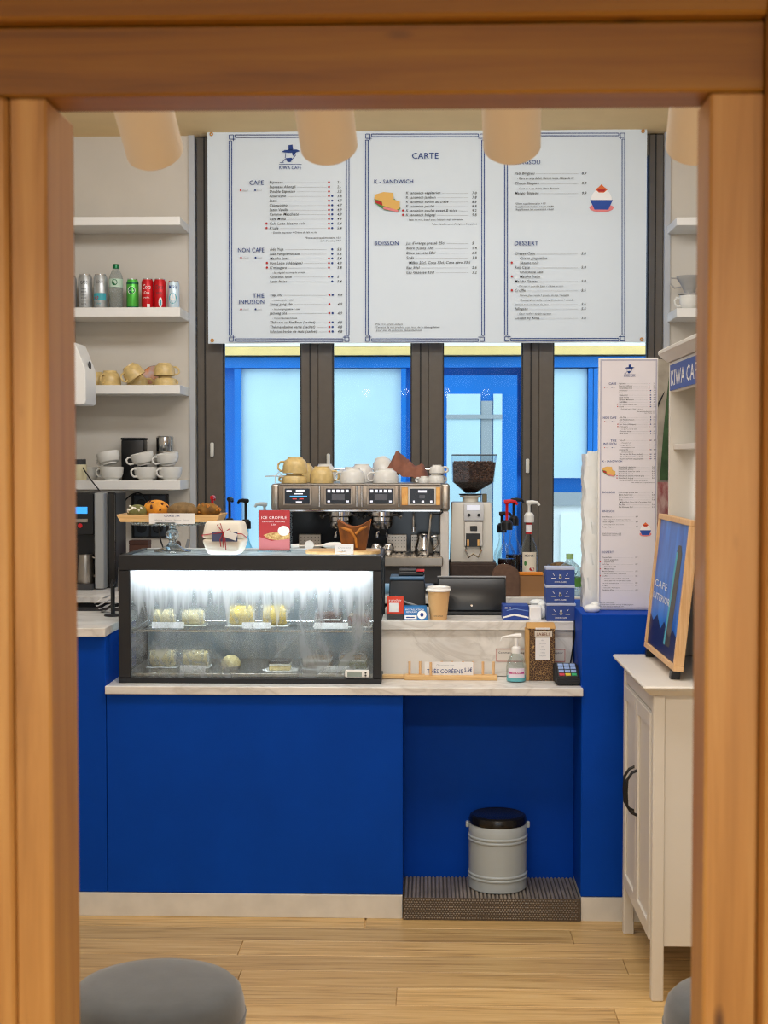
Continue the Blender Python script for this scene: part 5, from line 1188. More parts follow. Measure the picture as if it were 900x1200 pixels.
def roll_cake(px, Y, zb, ln, r, m, label, film=True):
    t = thing('roll_cake', label, 'cake', (WX(px, Y), Y, zb))
    obj('plate', B().box(-ln/2-0.012, ln/2+0.012, -r-0.01, r+0.01, 0, 0.004, 0.002), PLATE, t)
    b = B().lathe([(0, -ln/2), (r*0.9, -ln/2), (r, -ln/2+0.006), (r, ln/2-0.006), (r*0.9, ln/2), (0, ln/2)], 24, Tm(0, 0, r+0.004) @ Rm(PI/2, 'Y')); obj('sponge', b, m, t)
    b = B()
    for s_ in (-1, 1):
        b.tube([(s_*(ln/2+0.0005), 0.75*r*(1-k/22)*math.cos(k*0.6), r+0.004+0.75*r*(1-k/22)*math.sin(k*0.6)) for k in range(20)], 0.002, 5)
    obj('cream_swirl', b, WCR, t)['kind'] = 'stuff'
    if film: obj('film', B().lathe([(r*1.05, -ln/2-0.01), (r*1.10, -ln/2), (r*1.10, ln/2), (r*1.05, ln/2+0.01)], 24, Tm(0, 0, r*1.10+0.0045) @ Rm(PI/2, 'Y')), FILM, t)
    return t
def slab_cake(px, Y, zb, sx, sy, layers, label, film=True, doily=False):
    t = thing('cake_slice', label, 'cake', (WX(px, Y), Y, zb)); z = 0.003
    obj('board', (B().cyl(sx*0.85, 0, 0.003, 28) if doily else B().box(-sx/2-0.008, sx/2+0.008, -sy/2-0.008, sy/2+0.008, 0, 0.003, 0.001)), PAPER, t)
    for h_, m in layers:
        obj('layer', B().box(-sx/2, sx/2, -sy/2, sy/2, z+0.0002, z+h_, 0.003), m, t); z += h_
    if film: obj('film', B().taper(0.0035, z+0.014, (-sx/2-0.006, sx/2+0.006, -sy/2-0.006, sy/2+0.006), (-sx/2-0.002, sx/2+0.002, -sy/2-0.002, sy/2+0.002), 0.006), FILM, t)
    return t
def price_card(px, py, Y, zb, label, wpx=38):
    k = S(Y); h_ = 0.022
    t = thing('price_card', label, 'card', (WX(px, Y), Y, zb), (R(-12), 0, 0))
    obj('card', B().box(-wpx*k/2, wpx*k/2, -0.001, 0.0, 0.0005, h_), PAPER, t); obj('clip', B().box(-0.006, 0.006, 0.0005, 0.014, 0, 0.006, 0.001), CLEAR, t)
roll_cake(192, 5.06, ZM, 0.075, 0.026, CRM, 'pale cream roll on the wire shelf, at the case end by the high worktop')
roll_cake(226, 5.06, ZM, 0.075, 0.026, CRM, 'pale cream roll on the wire shelf, second from the high worktop')
roll_cake(283, 5.06, ZM, 0.085, 0.034, mat('yellow_sponge', '#e3c14e', 0.8, var=0.1, vscale=30), 'large yellow roll cake in film on the wire shelf')
roll_cake(322, 5.06, ZM, 0.08, 0.034, MATS['yellow_sponge'], 'yellow roll cake in film beside the large one on the wire shelf')
slab_cake(385, 5.05, ZM, 0.09, 0.08, ((0.02, CHOC), (0.008, WCR), (0.018, CHOC)), 'chocolate layer cake in film on the wire shelf')
slab_cake(421, 5.05, ZM, 0.075, 0.08, ((0.012, LOAF), (0.022, REDB), (0.006, LOAF)), 'dark red bean cake in film at the end of the wire shelf')
roll_cake(190, 5.06, ZD, 0.085, 0.028, CRM, 'cream roll on the case floor, nearest the high worktop')
roll_cake(229, 5.06, ZD, 0.085, 0.028, CRM, 'cream roll on the case floor beside the round bun')
t = thing('round_bun', 'round pale yellow bun on the case floor', 'bun', (WX(270, 5.0), 5.0, ZD+0.001))
obj('dough', B().lathe([(0, 0.0), (0.026, 0.0), (0.034, 0.012), (0.034, 0.026), (0.026, 0.042), (0.012, 0.05), (0, 0.051)], 26), BUN, t); obj('paper_case', B().lathe([(0.026, -0.0005), (0.0365, 0.014)], 26), PAPER, t)
slab_cake(328, 4.99, ZD, 0.075, 0.06, ((0.014, CRM), (0.010, WCR), (0.012, DARK)), 'layered sesame cake slice on a round paper on the case floor', False, True)
slab_cake(373, 5.05, ZD, 0.095, 0.09, ((0.022, LOAF), (0.012, WCR), (0.006, LOAF)), 'brown crumb cake in film on the case floor beside the sesame slice')
slab_cake(414, 5.05, ZD, 0.095, 0.09, ((0.024, GRN), (0.010, WCR), (0.006, LOAF)), 'brown-green crumb cake in film on the case floor behind the thermometer')
for a in ((196, 727, 4.965, ZM, 'long white price card before the pale cream rolls', 38), (300, 722, 4.965, ZM, 'long white price card before the yellow roll cakes', 34), (388, 724, 4.965, ZM, 'long white price card before the chocolate cake', 40), (391, 755, 4.95, ZD, 'long white price card on the case floor before the brown crumb cake', 38), (225, 755, 4.95, ZD, 'long white price card on the case floor before the cream rolls', 30)): price_card(*a)

# ---------------------------------------------------------------- on top of the case
f = Lo(202, 5.09, ZCT)
t = thing('cake_stand', 'clear glass footed cake stand on the display case', 'cake stand', f.loc)
CRYS = mat('crystal', '#eaf2f4', 0.03, trans=0.9, ior=1.45)
zp = f.z(614)
obj('foot', B().lathe([(0, 0), (0.068, 0), (0.066, 0.004), (0.04, 0.012), (0.02, 0.025), (0.014, 0.032), (0, 0.032)], 32), CRYS, t)
obj('stem', B().lathe([(0, 0.0325), (0.013, 0.0325), (0.012, 0.040), (0.022, 0.052), (0.024, 0.062), (0.019, 0.075), (0.010, 0.084), (0.014, zp-0.0005), (0, zp-0.0005)], 28), CRYS, t)
obj('plate', B().lathe([(0, zp), (0.135, zp), (0.142, zp+0.004), (0.145, zp+0.012), (0.141, zp+0.012), (0.136, zp+0.006), (0, zp+0.006)], 48), CRYS, t)
b = B()
for k in range(56): b.ell(0.144*math.cos(2*PI*k/56), 0.144*math.sin(2*PI*k/56), zp+0.004, 0.005, 0.005, 0.006, 6, 4)
obj('beaded_rim', b, CRYS, t)['kind'] = 'stuff'
ZT1 = ZCT+zp+0.0125
f = Lo(202, 5.05, ZT1)
t = thing('bread_tray', 'pale wooden tray lying on the glass cake stand', 'tray', f.loc)
tw = (f.x(262)-f.x(143))
hx0, hx1 = f.x(143), f.x(262)
obj('floor', B().box(hx0+0.018, hx1-0.018, -0.085, 0.10, 0, 0.005), BIRCH, t)
th2 = 0.026
obj('side', B().prism([(hx0+0.014, 0), (hx1-0.014, 0), (hx1, th2), (hx0, th2)], -0.095, -0.0855), BIRCH, t)
obj('side', B().prism([(hx0+0.014, 0), (hx1-0.014, 0), (hx1, th2), (hx0, th2)], 0.1005, 0.109), BIRCH, t)
obj('end', B().prism([(hx0+0.014, 0), (hx0+0.0175, 0), (hx0+0.006, th2), (hx0, th2)], -0.085, 0.10), BIRCH, t)
obj('end', B().prism([(hx1-0.0175, 0), (hx1-0.014, 0), (hx1, th2), (hx1-0.006, th2)], -0.085, 0.10), BIRCH, t)
YLb = 4.952
q = thing('tray_label', 'white paper label on the front of the wooden bread tray', 'label', (WX(201.5, YLb), YLb-0.0, ZT1))
kk = S(YLb)
obj('paper', B().box(-27*kk, 27*kk, -0.002, -0.0005, -0.006, 0.031), PAPER, q)
b = B(); mm = Tm(0, -0.0026, 0) @ UPR
text(b, 'COOKIES 3.8€', mm @ Tm(0, 0.019, 0), 0.006, None, 0, 'C'); obj('lettering', b, INK, q, smooth=0, fixn=False)
b = B(); text(b, 'Matcha   Choco   Sésame   Noix', mm @ Tm(0, 0.006, 0), 0.0042, 0.12, 0, 'C'); obj('small_lettering', b, INKG, q, smooth=0, fixn=False)
def bread(px0, px1, pyt, Y, m, label, kind, dots=None, ry=0.05, cat='cookie'):
    k = S(Y); w_ = (px1-px0)*k/2; h_ = WZ(pyt, Y, (px0+px1)/2)-ZT1-0.006
    t = thing(kind, label, cat, (WX((px0+px1)/2, Y), Y, ZT1+0.0055))
    rb = random.Random(int(px0))
    ph = [rb.uniform(0, 6) for _ in range(4)]
    def fn(u, v):
        a = 2*PI*u; p_ = PI*v
        r_ = 1+0.05*math.sin(3*a+ph[0])*math.sin(p_)+0.04*math.sin(7*a+ph[1]+5*p_)
        return (w_*math.cos(a)*math.sin(p_)*r_, ry*math.sin(a)*math.sin(p_)*r_, h_/2*(1-math.cos(p_)*(1 if v > 0.5 else 1)))
    obj('crust', B().grid(33, 17, fn), m, t, fixn=False, smooth=80)
    if dots:
        for _ in range(dots[1]):
            a = rb.uniform(PI*1.08, PI*1.92); p_ = rb.uniform(PI*0.45, PI*0.85)
            o = fn(a/(2*PI), p_/PI)
            obj(dots[2], B().ell(0, 0, 0, 0.006, 0.003, 0.004, 8, 5, Tm(*o) @ Rm(rb.uniform(0, 3), 'Y')), dots[0], t)
bread(149, 172, 591, 5.05, mat('matcha_dough', '#6f7042', 0.8, var=0.2, vscale=60, bump=0.4, bscale=70), 'green matcha cookie with white chips on the tray', 'cookie', (WCR, 9, 'chip'))
bread(168, 199, 585.5, 5.09, mat('orange_dough', '#d9912f', 0.75, var=0.18, vscale=50, bump=0.4, bscale=70), 'golden orange cookie with dark chips on the tray', 'cookie', (CHOC, 10, 'chip'))
bread(197, 232, 588, 5.04, mat('brown_dough', '#7d6440', 0.8, var=0.22, vscale=70, bump=0.5, bscale=90), 'wide brown grainy cookie on the tray', 'cookie')
bread(229, 258, 589, 5.09, mat('caramel_dough', '#94681f', 0.7, col2='#4f340f', vscale=30, bump=0.6, bscale=60), 'dark caramel knobbly cookie at the tray end', 'cookie', (CRUST, 12, 'nut'))
# gift box with twine
f = Lo(264, 4.97, ZCT)
t = thing('gift_box', 'white rounded gift box tied with red twine on the display case', 'box', f.loc, (0, 0, R(-4)))
w_ = (f.x(289)-f.x(240))/2; h_ = f.z(610)
BXW = mat('box_white', '#ece6d8', 0.6)
obj('tray', B().taper(0, h_*0.46, (-w_*0.76, w_*0.76, -0.045, 0.05), (-w_, w_, -0.06, 0.065), 0.012, None, 3), BXW, t)
obj('lid', B().taper(h_*0.465, h_, (-w_, w_, -0.06, 0.065), (-w_*0.86, w_*0.86, -0.045, 0.052), 0.014, None, 3), BXW, t)
lm = Matrix.Translation((0.004, -0.0625, h_*0.40))
LBL = mat('label_slate', '#4a5377', 0.6)
obj('label', B().box(-0.038, 0.052, -0.0015, 0.0, 0, 0.033, 0, lm @ Rm(R(-2), 'X')), LBL, t)
TW = mat('twine_red', '#a8323a', 0.8)
obj('twine', B().tube([(-w_-0.001, 0.0, h_*0.47), (-w_*0.98, -0.058, h_*0.58), (0.0, -0.0645, h_*0.66), (0.02, -0.066, h_*0.66), (w_*0.98, -0.058, h_*0.62), (w_+0.001, 0.0, h_*0.5)], 0.0016, 6), TW, t)
for (a, c) in ((-0.004, 0.13), (0.006, 0.10), (0.014, 0.02)): obj('twine_end', B().tube([(0.006, -0.066, h_*0.66), (a, -0.071, h_*0.45), (a+0.003, -0.070, h_*(0.12+c))], 0.0016, 6), TW, t)
obj('bow', B().tube([(0.006, -0.067, h_*0.66), (-0.016, -0.062, h_*0.90), (-0.004, -0.06, h_*0.93), (0.006, -0.067, h_*0.66), (0.03, -0.066, h_*0.78), (0.035, -0.067, h_*0.68), (0.006, -0.067, h_*0.66)], 0.0016, 6), TW, t)
obj('tag', B().box(0, 0.045, -0.001, 0.0005, -0.014, 0.010, 0.001, Tm(0.012, -0.069, h_*0.66) @ Rm(R(18), 'Y')), PAPER, t)
# red croffle card in a clear holder
f = Lo(322.5, 5.10, ZCT)
t = thing('menu_card', 'red croffle menu card in a clear upright holder on the case', 'sign', f.loc)
a, c, z1_ = f.x(303.5), f.x(339.5), f.z(598)
CARDR = mat('card_red', '#b8343a', 0.6); CARDP = mat('card_pink', '#cf7a80', 0.6)
obj('holder', B().box(a-0.004, c+0.008, 0.004, 0.007, 0.0005, z1_+0.004).box(a-0.004, c+0.008, -0.03, 0.03, 0, 0.003), CLEAR, t)
cd = obj('card', B().box(a, c, 0.0, 0.0035, 0.004, z1_), CARDR, t)
def cp(px, py, dz=0.001): return (f.x(px), -dz, f.z(py))
obj('pink_ground', B().poly([cp(303.5, 643.8), cp(339.5, 643.8), cp(339.5, 630), cp(318, 634), cp(303.5, 629)]), CARDP, cd, fixn=False)
obj('waffle_print', B().poly([cp(308.5, 627, .002), cp(314, 631.5, .002), cp(325, 633, .002), cp(339.5, 631.5, .002), cp(339.5, 625, .002), cp(328, 623.5, .002), cp(316, 624.5, .002)]), mat('print_waffle', '#e7c987', 0.6, col2='#a8743a', vscale=120), cd, fixn=False)
b = B(); disc(b, Tm(*cp(332.5, 622, .003)) @ UPR, 0, 0, 7*f.k, 6*f.k); obj('ice_cream_print', b, INKL, cd, fixn=False)
b = B(); text(b, 'ICE CROFFLE', Tm(*cp(306, 608, .002)) @ UPR, 3.2*f.k, 30*f.k); text(b, 'CROISSANT + GAUFRE', Tm(*cp(307, 612, .002)) @ UPR, 1.8*f.k, 27*f.k); text(b, '5.50€', Tm(*cp(318, 615.5, .002)) @ UPR, 1.8*f.k, 6*f.k)
obj('lettering', b, INKW, cd, smooth=0, fixn=False)
# serving board with croissant cube, card, spoons
f = Lo(402, 5.04, ZCT)
t = thing('serving_board', 'thin pale wooden board under the cube pastry', 'board', f.loc)
bw0, bw1 = f.x(358.5), f.x(446)
b = B()
ol = [(0.5*(bw0+bw1)+(bw1-bw0)/2*math.copysign(abs(math.cos(2*PI*k/32))**0.6, math.cos(2*PI*k/32)), 0.095*math.copysign(abs(math.sin(2*PI*k/32))**0.6, math.sin(2*PI*k/32))) for k in range(32)]
n_ = 32; b._add([(x, y, 0) for x, y in ol]+[(x, y, 0.010) for x, y in ol], [tuple(range(n_))[::-1], tuple(range(n_, 2*n_))]+[(k, (k+1) % n_, n_+(k+1) % n_, n_+k) for k in range(n_)])
obj('board', b, BIRCH, t); obj('hang_hole', B().cyl(0.006, 0.0101, 0.0106, 14, Tm(bw1-0.02, 0, 0)), BLACKM, t)
k = S(5.03); x0 = WX(415, 5.03)
t = thing('cube_pastry', 'tall golden brown cube pastry with flared corners', 'pastry', (x0, 5.05, ZCT+0.0105))
def pas(u, v):
    a = 2*PI*u - PI*0.75; c_, s_ = math.cos(a), math.sin(a); mx = max(abs(c_), abs(s_)); sq = 1/mx
    w0 = (13.5+6.5*v)*k
    flare = (sq-1)/0.414
    r_ = w0*(1+(sq-1)*0.95)*(1-0.10*(1-flare)*v)
    z_ = 31*k*v*(1+0.16*flare*v-0.12*(1-flare)*v)
    return (r_*c_, 0.75*r_*s_, z_)
obj('body', B().grid(41, 12, pas), mat('croissant_crust', '#9a5a1c', 0.5, col2='#4a2a12', vscale=22, stretch=(1,1,0.35), bump=0.4, bscale=50), t, fixn=False, smooth=60)
def past(u, v):
    p_ = Vector(pas(u, 1)); q_ = Vector((0, 0, 24*k)); return tuple(p_.lerp(q_, v**0.8) - Vector((0, 0, 0.006*math.sin(PI*v))))
obj('top', B().grid(41, 8, past), mat('croissant_top', '#a8602a', 0.45, col2='#6a3416', vscale=30, bump=0.5, bscale=60), t, fixn=False, smooth=60)
obj('fold', B().tube([(-17*k, -15.5*k*0.75, 28*k), (-4*k, -16.5*k*0.8, 23*k), (2*k, -15.6*k*0.85, 14*k), (3*k, -14*k*0.85, 3*k)], [0.006, 0.006, 0.005, 0.004], 8).tube([(17*k, -15.5*k*0.75, 29*k), (8*k, -16.2*k*0.8, 25*k), (2*k, -16.2*k*0.85, 19*k)], [0.006, 0.006, 0.005], 8), CRUST, t)
t = thing('name_card', 'small white folded card before the cube pastry', 'card', (WX(403, 4.935), 4.945, ZCT), (R(-8), 0, 0))
obj('card', B().box(-0.033, 0.033, -0.001, 0.0, 0.001, 0.036), PAPER, t)
b = B(); text(b, 'Croissant', Tm(0, -0.0018, 0.021) @ UPR, 0.006, 0.045, 0.15, 'C'); text(b, '4.8€', Tm(0, -0.0018, 0.009) @ UPR, 0.006, 0.018, 0.15, 'C'); obj('lettering', b, INKG, t, smooth=0, fixn=False)
t = thing('serving_tongs', 'white and steel serving tongs lying beside the wooden board', 'tongs', (WX(360, 5.2), 5.20, ZCT))
obj('grip', B().tube([(-0.06, 0, 0.012), (-0.03, 0, 0.014)], 0.009, 10), WHITE, t); obj('disc_head', B().lathe([(0, -0.004), (0.017, -0.004), (0.017, 0.004), (0, 0.004)], 22, Tm(0.008, -0.01, 0.018) @ Rm(PI/2, 'X')), WHITE, t)
obj('arm', B().tube([(-0.03, 0, 0.014), (0.03, 0, 0.014), (0.06, 0, 0.016)], 0.005, 8), STEEL, t); obj('paddle', B().ell(0.10, 0, 0.016, 0.045, 0.02, 0.013, 18, 8), WHITE, t)

# ================================================================ raised till worktop
ZW = ZU
f = Lo(463, 5.11, ZW)
t = thing('payment_stand', 'small red payment card standing in a dark block beside the till', 'sign', f.loc)
obj('block', B().box(f.x(453), f.x(473.5), -0.012, 0.02, 0, f.z(720), 0.002), DARK, t)
cd = obj('card', B().box(f.x(453.5), f.x(473), 0.0, 0.004, f.z(720)+0.0005, f.z(699), 0.001), mat('card_orange_red', '#e0442c', 0.5), t)
b = B(); text(b, 'sunday', Tm(f.x(455.5), -0.001, f.z(704.5)) @ UPR, 0.008, 15*f.k); obj('lettering', b, INKW, cd, smooth=0, fixn=False)
obj('white_patch', B().box(f.x(456), f.x(467), -0.001, 0, f.z(717), f.z(706.5)), PAPER, cd)
f = Lo(487, 5.10, ZW)
t = thing('leaflet_box', 'blue cardboard leaflet box with a round white badge', 'box', f.loc)
LB = mat('leaflet_blue', '#1f6fae', 0.5)
obj('carton', B().taper(0, f.z(711), (f.x(473.8), f.x(501.5), -0.02, 0.05), (f.x(473.8), f.x(500), 0.0, 0.05), 0.001), LB, t)
sl = math.atan2(0.02, f.z(711)); MS = Tm(0, -0.0212, 0) @ Rm(-sl, 'X') @ UPR
b = B(); rect(b, MS, f.x(474.5), 0.004, f.x(488.5), 0.018); obj('white_strip', b, INKW, t, fixn=False)
b = B(); disc(b, MS, f.x(494.5), 0.020, 0.016, 0.016, 22); obj('badge', b, INKW, t, fixn=False)
b = B(); text(b, 'INSTALLATION', MS @ Tm(f.x(475), 0.036, 0.0006), 0.006, 22*f.k); text(b, 'RESTAURANT', MS @ Tm(f.x(476), 0.027, 0.0006), 0.006, 13*f.k); obj('lettering', b, INKW, t, smooth=0, fixn=False)
b = B(); rect(b, MS, f.x(476), 0.008, f.x(486), 0.012, 0.0006); disc(b, MS @ Tm(0, 0, 0.0006), f.x(494.5), 0.020, 0.006, 0.008); obj('dark_mark', b, INK, t, fixn=False)['kind'] = 'stuff'
f = Lo(476, 5.20, ZW)
t = thing('receipt_printer', 'black receipt printer with curved lid behind the red card', 'printer', f.loc)
obj('body', B().taper(0, f.z(681), (f.x(455), f.x(499), 0, 0.18), (f.x(456), f.x(498), 0.035, 0.18), 0.010, None, 2), BLACKM, t)
obj('lid', B().box(f.x(456.5), f.x(497.5), 0.04, 0.17, f.z(681)+0.0005, f.z(677), 0.003), mat('printer_blue_grey', '#4c6f8f', 0.35), t)
obj('slot', B().tube([(f.x(463), 0.008, f.z(699)), (f.x(476), 0.006, f.z(706)), (f.x(492), 0.004, f.z(711))], 0.0035, 6), GREYM, t)
t = thing('document_wallet', 'black and red wallet lying on the receipt printer', 'wallet', (WX(482, 5.29), 5.31, ZW+f.z(677)+0.0005))
obj('wallet', B().box(-0.048, 0.048, -0.04, 0.04, 0, 0.016, 0.004), BLACK, t); obj('red_strap', B().box(0.02, 0.049, -0.042, 0.042, 0.0165, 0.02, 0.001), PRED, t); obj('band', B().box(-0.045, 0.018, -0.035, 0.035, 0.0165, 0.024, 0.003), DARK, t)
f = Lo(514, 5.12, ZW)
t = thing('paper_cup', 'brown paper cup with a white lid on the till worktop', 'cup', f.loc)
rt = 13.2*f.k; rb_ = 9.8*f.k; hz = f.z(692)
obj('cup_wall', B().lathe([(0, 0.006), (rb_*0.96, 0.006), (rb_, 0), (rt, hz), (rt*0.97, hz), (rb_*0.96, 0.008)], 34), mat('kraft_cup', '#dbb07a', 0.7, var=0.03), t)
obj('lid', B().lathe([(rt*1.01, hz-0.002), (rt*1.14, hz-0.001), (rt*1.14, hz+0.005), (rt*1.04, hz+0.008), (rt*1.02, hz+0.014), (rt*0.9, hz+0.015), (rt*0.86, hz+0.010), (0, hz+0.010)], 34), WHITE, t)
b = B(); text(b, 'KIWA CAFE', wrapm(0.011), 0.005, 0.034, 0, 'C', wrap=rb_*1.10+0.0006); obj('lettering', b, INKD, t, smooth=0, fixn=False)
f = Lo(553, 5.24, ZW)
t = thing('till_tablet', 'black till tablet on a stand, its back to the room', 'tablet', f.loc)
TB = mat('tablet_back', '#202225', 0.28)
obj('stand', B().box(f.x(518), f.x(590), 0.0, 0.16, 0, 0.012, 0.003), BLACKM, t)
Mt = Tm(0, 0.03, 0.0125) @ Rm(R(-16), 'X'); hh_ = f.z(680)-0.004
tb = obj('shell', B().box(f.x(513.5), f.x(594), -0.008, 0.008, 0, hh_, 0.006, Mt, 2), TB, t)
obj('edge', B().box(f.x(513)-0.001, f.x(594)+0.001, -0.009, 0.009, hh_+0.0003, hh_+0.006, 0.001, Mt), GREYM, t)
obj('emblem', B().cyl(0.004, 0.008, 0.0086, 12, Mt @ Tm(f.x(553), 0, 0.02) @ Rm(PI/2, 'X')), CHROME, tb)
obj('arm', B().box(f.x(545), f.x(561), 0.06, 0.09, 0.0125, hh_*0.6, 0.004), BLACK, t)
f = Lo(605, 5.10, ZW)
t = thing('mask_carton', 'flat blue and white carton on the till worktop beside the tablet', 'box', f.loc)
cb_ = obj('carton', B().box(f.x(589.5), f.x(620), 0, 0.09, 0, f.z(709.5), 0.001), mat('carton_blue', '#1b3f95', 0.45), t)
def fp(px, py): return (f.x(px), -0.001, f.z(py))
obj('white_edge', B().poly([fp(589.5, 724.6), fp(603, 721.5), fp(620, 724.6), fp(620, 722.8), fp(603, 719), fp(589.5, 722.8)]), INKW, cb_, fixn=False)
obj('pale_stripe', B().poly([fp(594, 716), fp(604, 714), fp(620, 716.5), fp(620, 715.5), fp(604, 712.8), fp(594, 715)]), mat('print_sky', '#6f8fd0', 0.6), cb_, fixn=False)
b = B(); text(b, 'IIR 50', Tm(f.x(592), -0.0012, f.z(713.5)) @ UPR, 0.007, 7*f.k); obj('lettering', b, INKW, cb_, smooth=0, fixn=False)
tag(obj('small_carton', B().box(f.x(620.8), f.x(635), 0.0, 0.07, 0, f.z(711), 0.002), PAPER, None, f.loc), 'small plain white carton next to the blue carton', 'box')
tag(obj('napkin_heap', B().ell(0, 0, 0.022, 0.018, 0.03, 0.022, 14, 8).ell(0.004, 0.03, 0.045, 0.02, 0.025, 0.018, 12, 8).ell(-0.012, 0.07, 0.05, 0.03, 0.025, 0.014, 12, 8), SLV, None, (WX(637.3, 5.13)-0.002, 5.15, ZW)), 'scrunched white paper heaped against the stacked blue boxes', 'paper')
tag(obj('blue_tube', B().tube([(0, 0, 0.012), (0.05, 0.004, 0.012), (0.07, 0.005, 0.012)], [0.012, 0.011, 0.004], 12), mat('tube_blue', '#2f6fd0', 0.4), None, (WX(616, 5.2), 5.27, ZW+0.0)), 'small blue squeeze tube lying behind the blue carton', 'tube')
BOXB = mat('box_navy', '#2c478f', 0.5); BOXL = mat('box_pale_edge', '#b9c3dc', 0.5)
for (pt, pb, nm) in ((713.5, 731, 'lowest of the stack'), (692, 710.5, 'middle of the stack'), (671, 689.5, 'topmost of the stack')):
    Yq = 5.065; i_ = (713.5, 692, 671).index(pt); bh = 0.0640
    x = WX((641 if pt > 700 else 640)+17, Yq)
    t = thing('tea_box', 'navy box with white emblem, ' + nm + ' beside the pedestal', 'box', (x, Yq, ZW+i_*bh), (0, 0, 0), 'navy boxes stacked on the worktop')
    hw = 16.8*S(Yq)
    obj('carton', B().box(-hw, hw, 0, 0.075, 0, 0.054, 0.001), BOXB, t)
    obj('lid', B().box(-hw-0.001, hw+0.001, -0.001, 0.076, 0.0542, 0.0637, 0.0015), BOXL, t)
    b = B(); mm = Tm(0, -0.0012, 0) @ UPR
    for (ax_, ay_, bx_, by_) in ((0, 0.040, 0.004, 0.030), (0, 0.022, 0.006, 0.030), (-0.010, 0.030, 0.0, 0.033), (0.010, 0.030, 0.0, 0.027)): b.poly([(ax_-0.003, ay_, 0), (bx_, by_, 0), (ax_+0.003, ay_, 0), (-bx_, by_, 0)], mm)
    for s_ in (-1, 1):
        rect(b, mm, s_*0.024-0.008, 0.023, s_*0.024+0.008, 0.0255)
        b.poly([(s_*0.020, 0.034, 0), (s_*0.026, 0.042, 0), (s_*0.027, 0.041, 0), (s_*0.0215, 0.0335, 0)], mm)
    text(b, 'KIWA CAFE', mm @ Tm(0, 0.009, 0), 0.005, 0.042, 0, 'C')
    obj('emblem', b, INKW, t, smooth=0, fixn=False)['kind'] = 'stuff'
# notice on the riser
f = Lo(622, YR-0.0005, WZ(776, YR, 622))
t = thing('riser_notice', 'white notice with thin red border stuck on the marble riser', 'sign', f.loc)
obj('paper', B().box(f.x(581), f.x(664), -0.0008, 0, 0, f.z(759.5)), mat('notice_paper', '#dfd9d2', 0.7), t)
b = B(); mm = Tm(0, -0.0014, 0) @ UPR; x0_, x1_, h_ = f.x(582), f.x(663), f.z(760.5)
for r_ in ((x0_, 0.002, x1_, 0.004), (x0_, h_-0.002, x1_, h_), (x0_, 0.004, x0_+0.002, h_-0.002), (x1_-0.002, 0.004, x1_, h_-0.002)): rect(b, mm, *r_)
obj('red_border', b, INKR, t, fixn=False)['kind'] = 'stuff'
b = B(); text(b, 'Commandez et réglez directement au comptoir', mm @ Tm((x0_+x1_)/2, h_*0.66, 0), 0.0065, (x1_-x0_)*0.94, 0, 'C'); text(b, 'merci', mm @ Tm((x0_+x1_)/2, h_*0.32, 0), 0.0065, 0.03, 0, 'C'); obj('lettering', b, INKD, t, smooth=0, fixn=False)
# ================================================================ on the low ledge
f = Lo(515, 5.0, ZL)
t = thing('dowel_rack', 'pale wooden rack of upright dowels on the low ledge', 'rack', f.loc)
zr0 = 0.0
obj('base', B().box(f.x(474), f.x(583), -0.028, 0.02, 0, 0.016, 0.002), BIRCH, t)
obj('arm', B().box(f.x(448), f.x(473.7), -0.012, 0.014, 0.002, 0.016, 0.002), BIRCH, t)
for p in (480, 492.5, 505, 518, 530, 543, 555, 566.5, 579): obj('dowel', B().cyl(0.0045, 0.0165, 0.062, 10, Tm(f.x(p), -0.018 if p == 505 else (0.006 if p in (480, 492.5, 566.5, 579) else 0.013), 0)), BIRCHZ, t)
t = thing('tea_sign', 'white card hand-lettered in blue resting in the dowel rack', 'sign', (WX(526.5, 4.99), 4.990, ZL+0.0163))
kk = S(4.99)
obj('card', B().box(-28.5*kk, 28.5*kk, 0.0, 0.0015, 0, 0.046), PAPER, t)
b = B(); mm = Tm(0, -0.001, 0) @ UPR; text(b, 'THÉS CORÉENS', mm @ Tm(-26*kk, 0.006, 0), 0.015, 42*kk); text(b, '5,5€', mm @ Tm(18*kk, 0.012, 0), 0.014, 9*kk); obj('lettering', b, INK, t, smooth=0, fixn=False)
b = B(); text(b, 'Découvrez nos', mm @ Tm(-15*kk, 0.031, 0), 0.008, 21*kk, 0.2); obj('grey_lettering', b, INKG, t, smooth=0, fixn=False)
f = Lo(605.5, 4.96, ZL)
t = thing('sanitizer_bottle', 'clear hand sanitizer pump bottle with blue gel', 'bottle', f.loc)
zn = f.z(764)
obj('bottle', B().lathe([(0, 0.001), (0.032, 0), (0.035, 0.004), (0.035, 0.055), (0.031, 0.072), (0.018, zn-0.006), (0.015, zn)], 28), CLEAR, t)
obj('gel', B().lathe([(0, 0.003), (0.032, 0.003), (0.033, 0.006), (0.033, 0.020), (0, 0.026)], 26), mat('gel_cyan', '#7fd6de', 0.2), t)
band(t, 0.035, 0.016, 0.05, mat('label_mauve', '#e6dbe8', 0.5), -2.5, -0.7, 'label', 0.0006); band(t, 0.035, 0.030, 0.038, mat('label_magenta', '#c2568f', 0.5), -2.45, -0.75, 'label_stripe', 0.001)
wtext(t, 'GEL MAINS', 0.0365, 0.032, 0.005, INKW, 0.035)
obj('collar', B().lathe([(0.0, zn+0.020), (0.012, zn+0.020), (0.016, zn+0.015), (0.0165, zn-0.004), (0.0152, zn-0.004)], 20), WHITE, t)
zp_ = f.z(745)
obj('pump', B().tube([(0, 0, zn+0.02), (0, 0, zp_-0.008)], 0.007, 10).tube([(0.018, 0, zp_), (0.0, 0, zp_), (-0.03, 0, zp_-0.003), (-0.048, 0, zp_-0.006), (-0.053, 0, zp_-0.018)], [0.008, 0.008, 0.005, 0.004, 0.003], 10), WHITE, t)
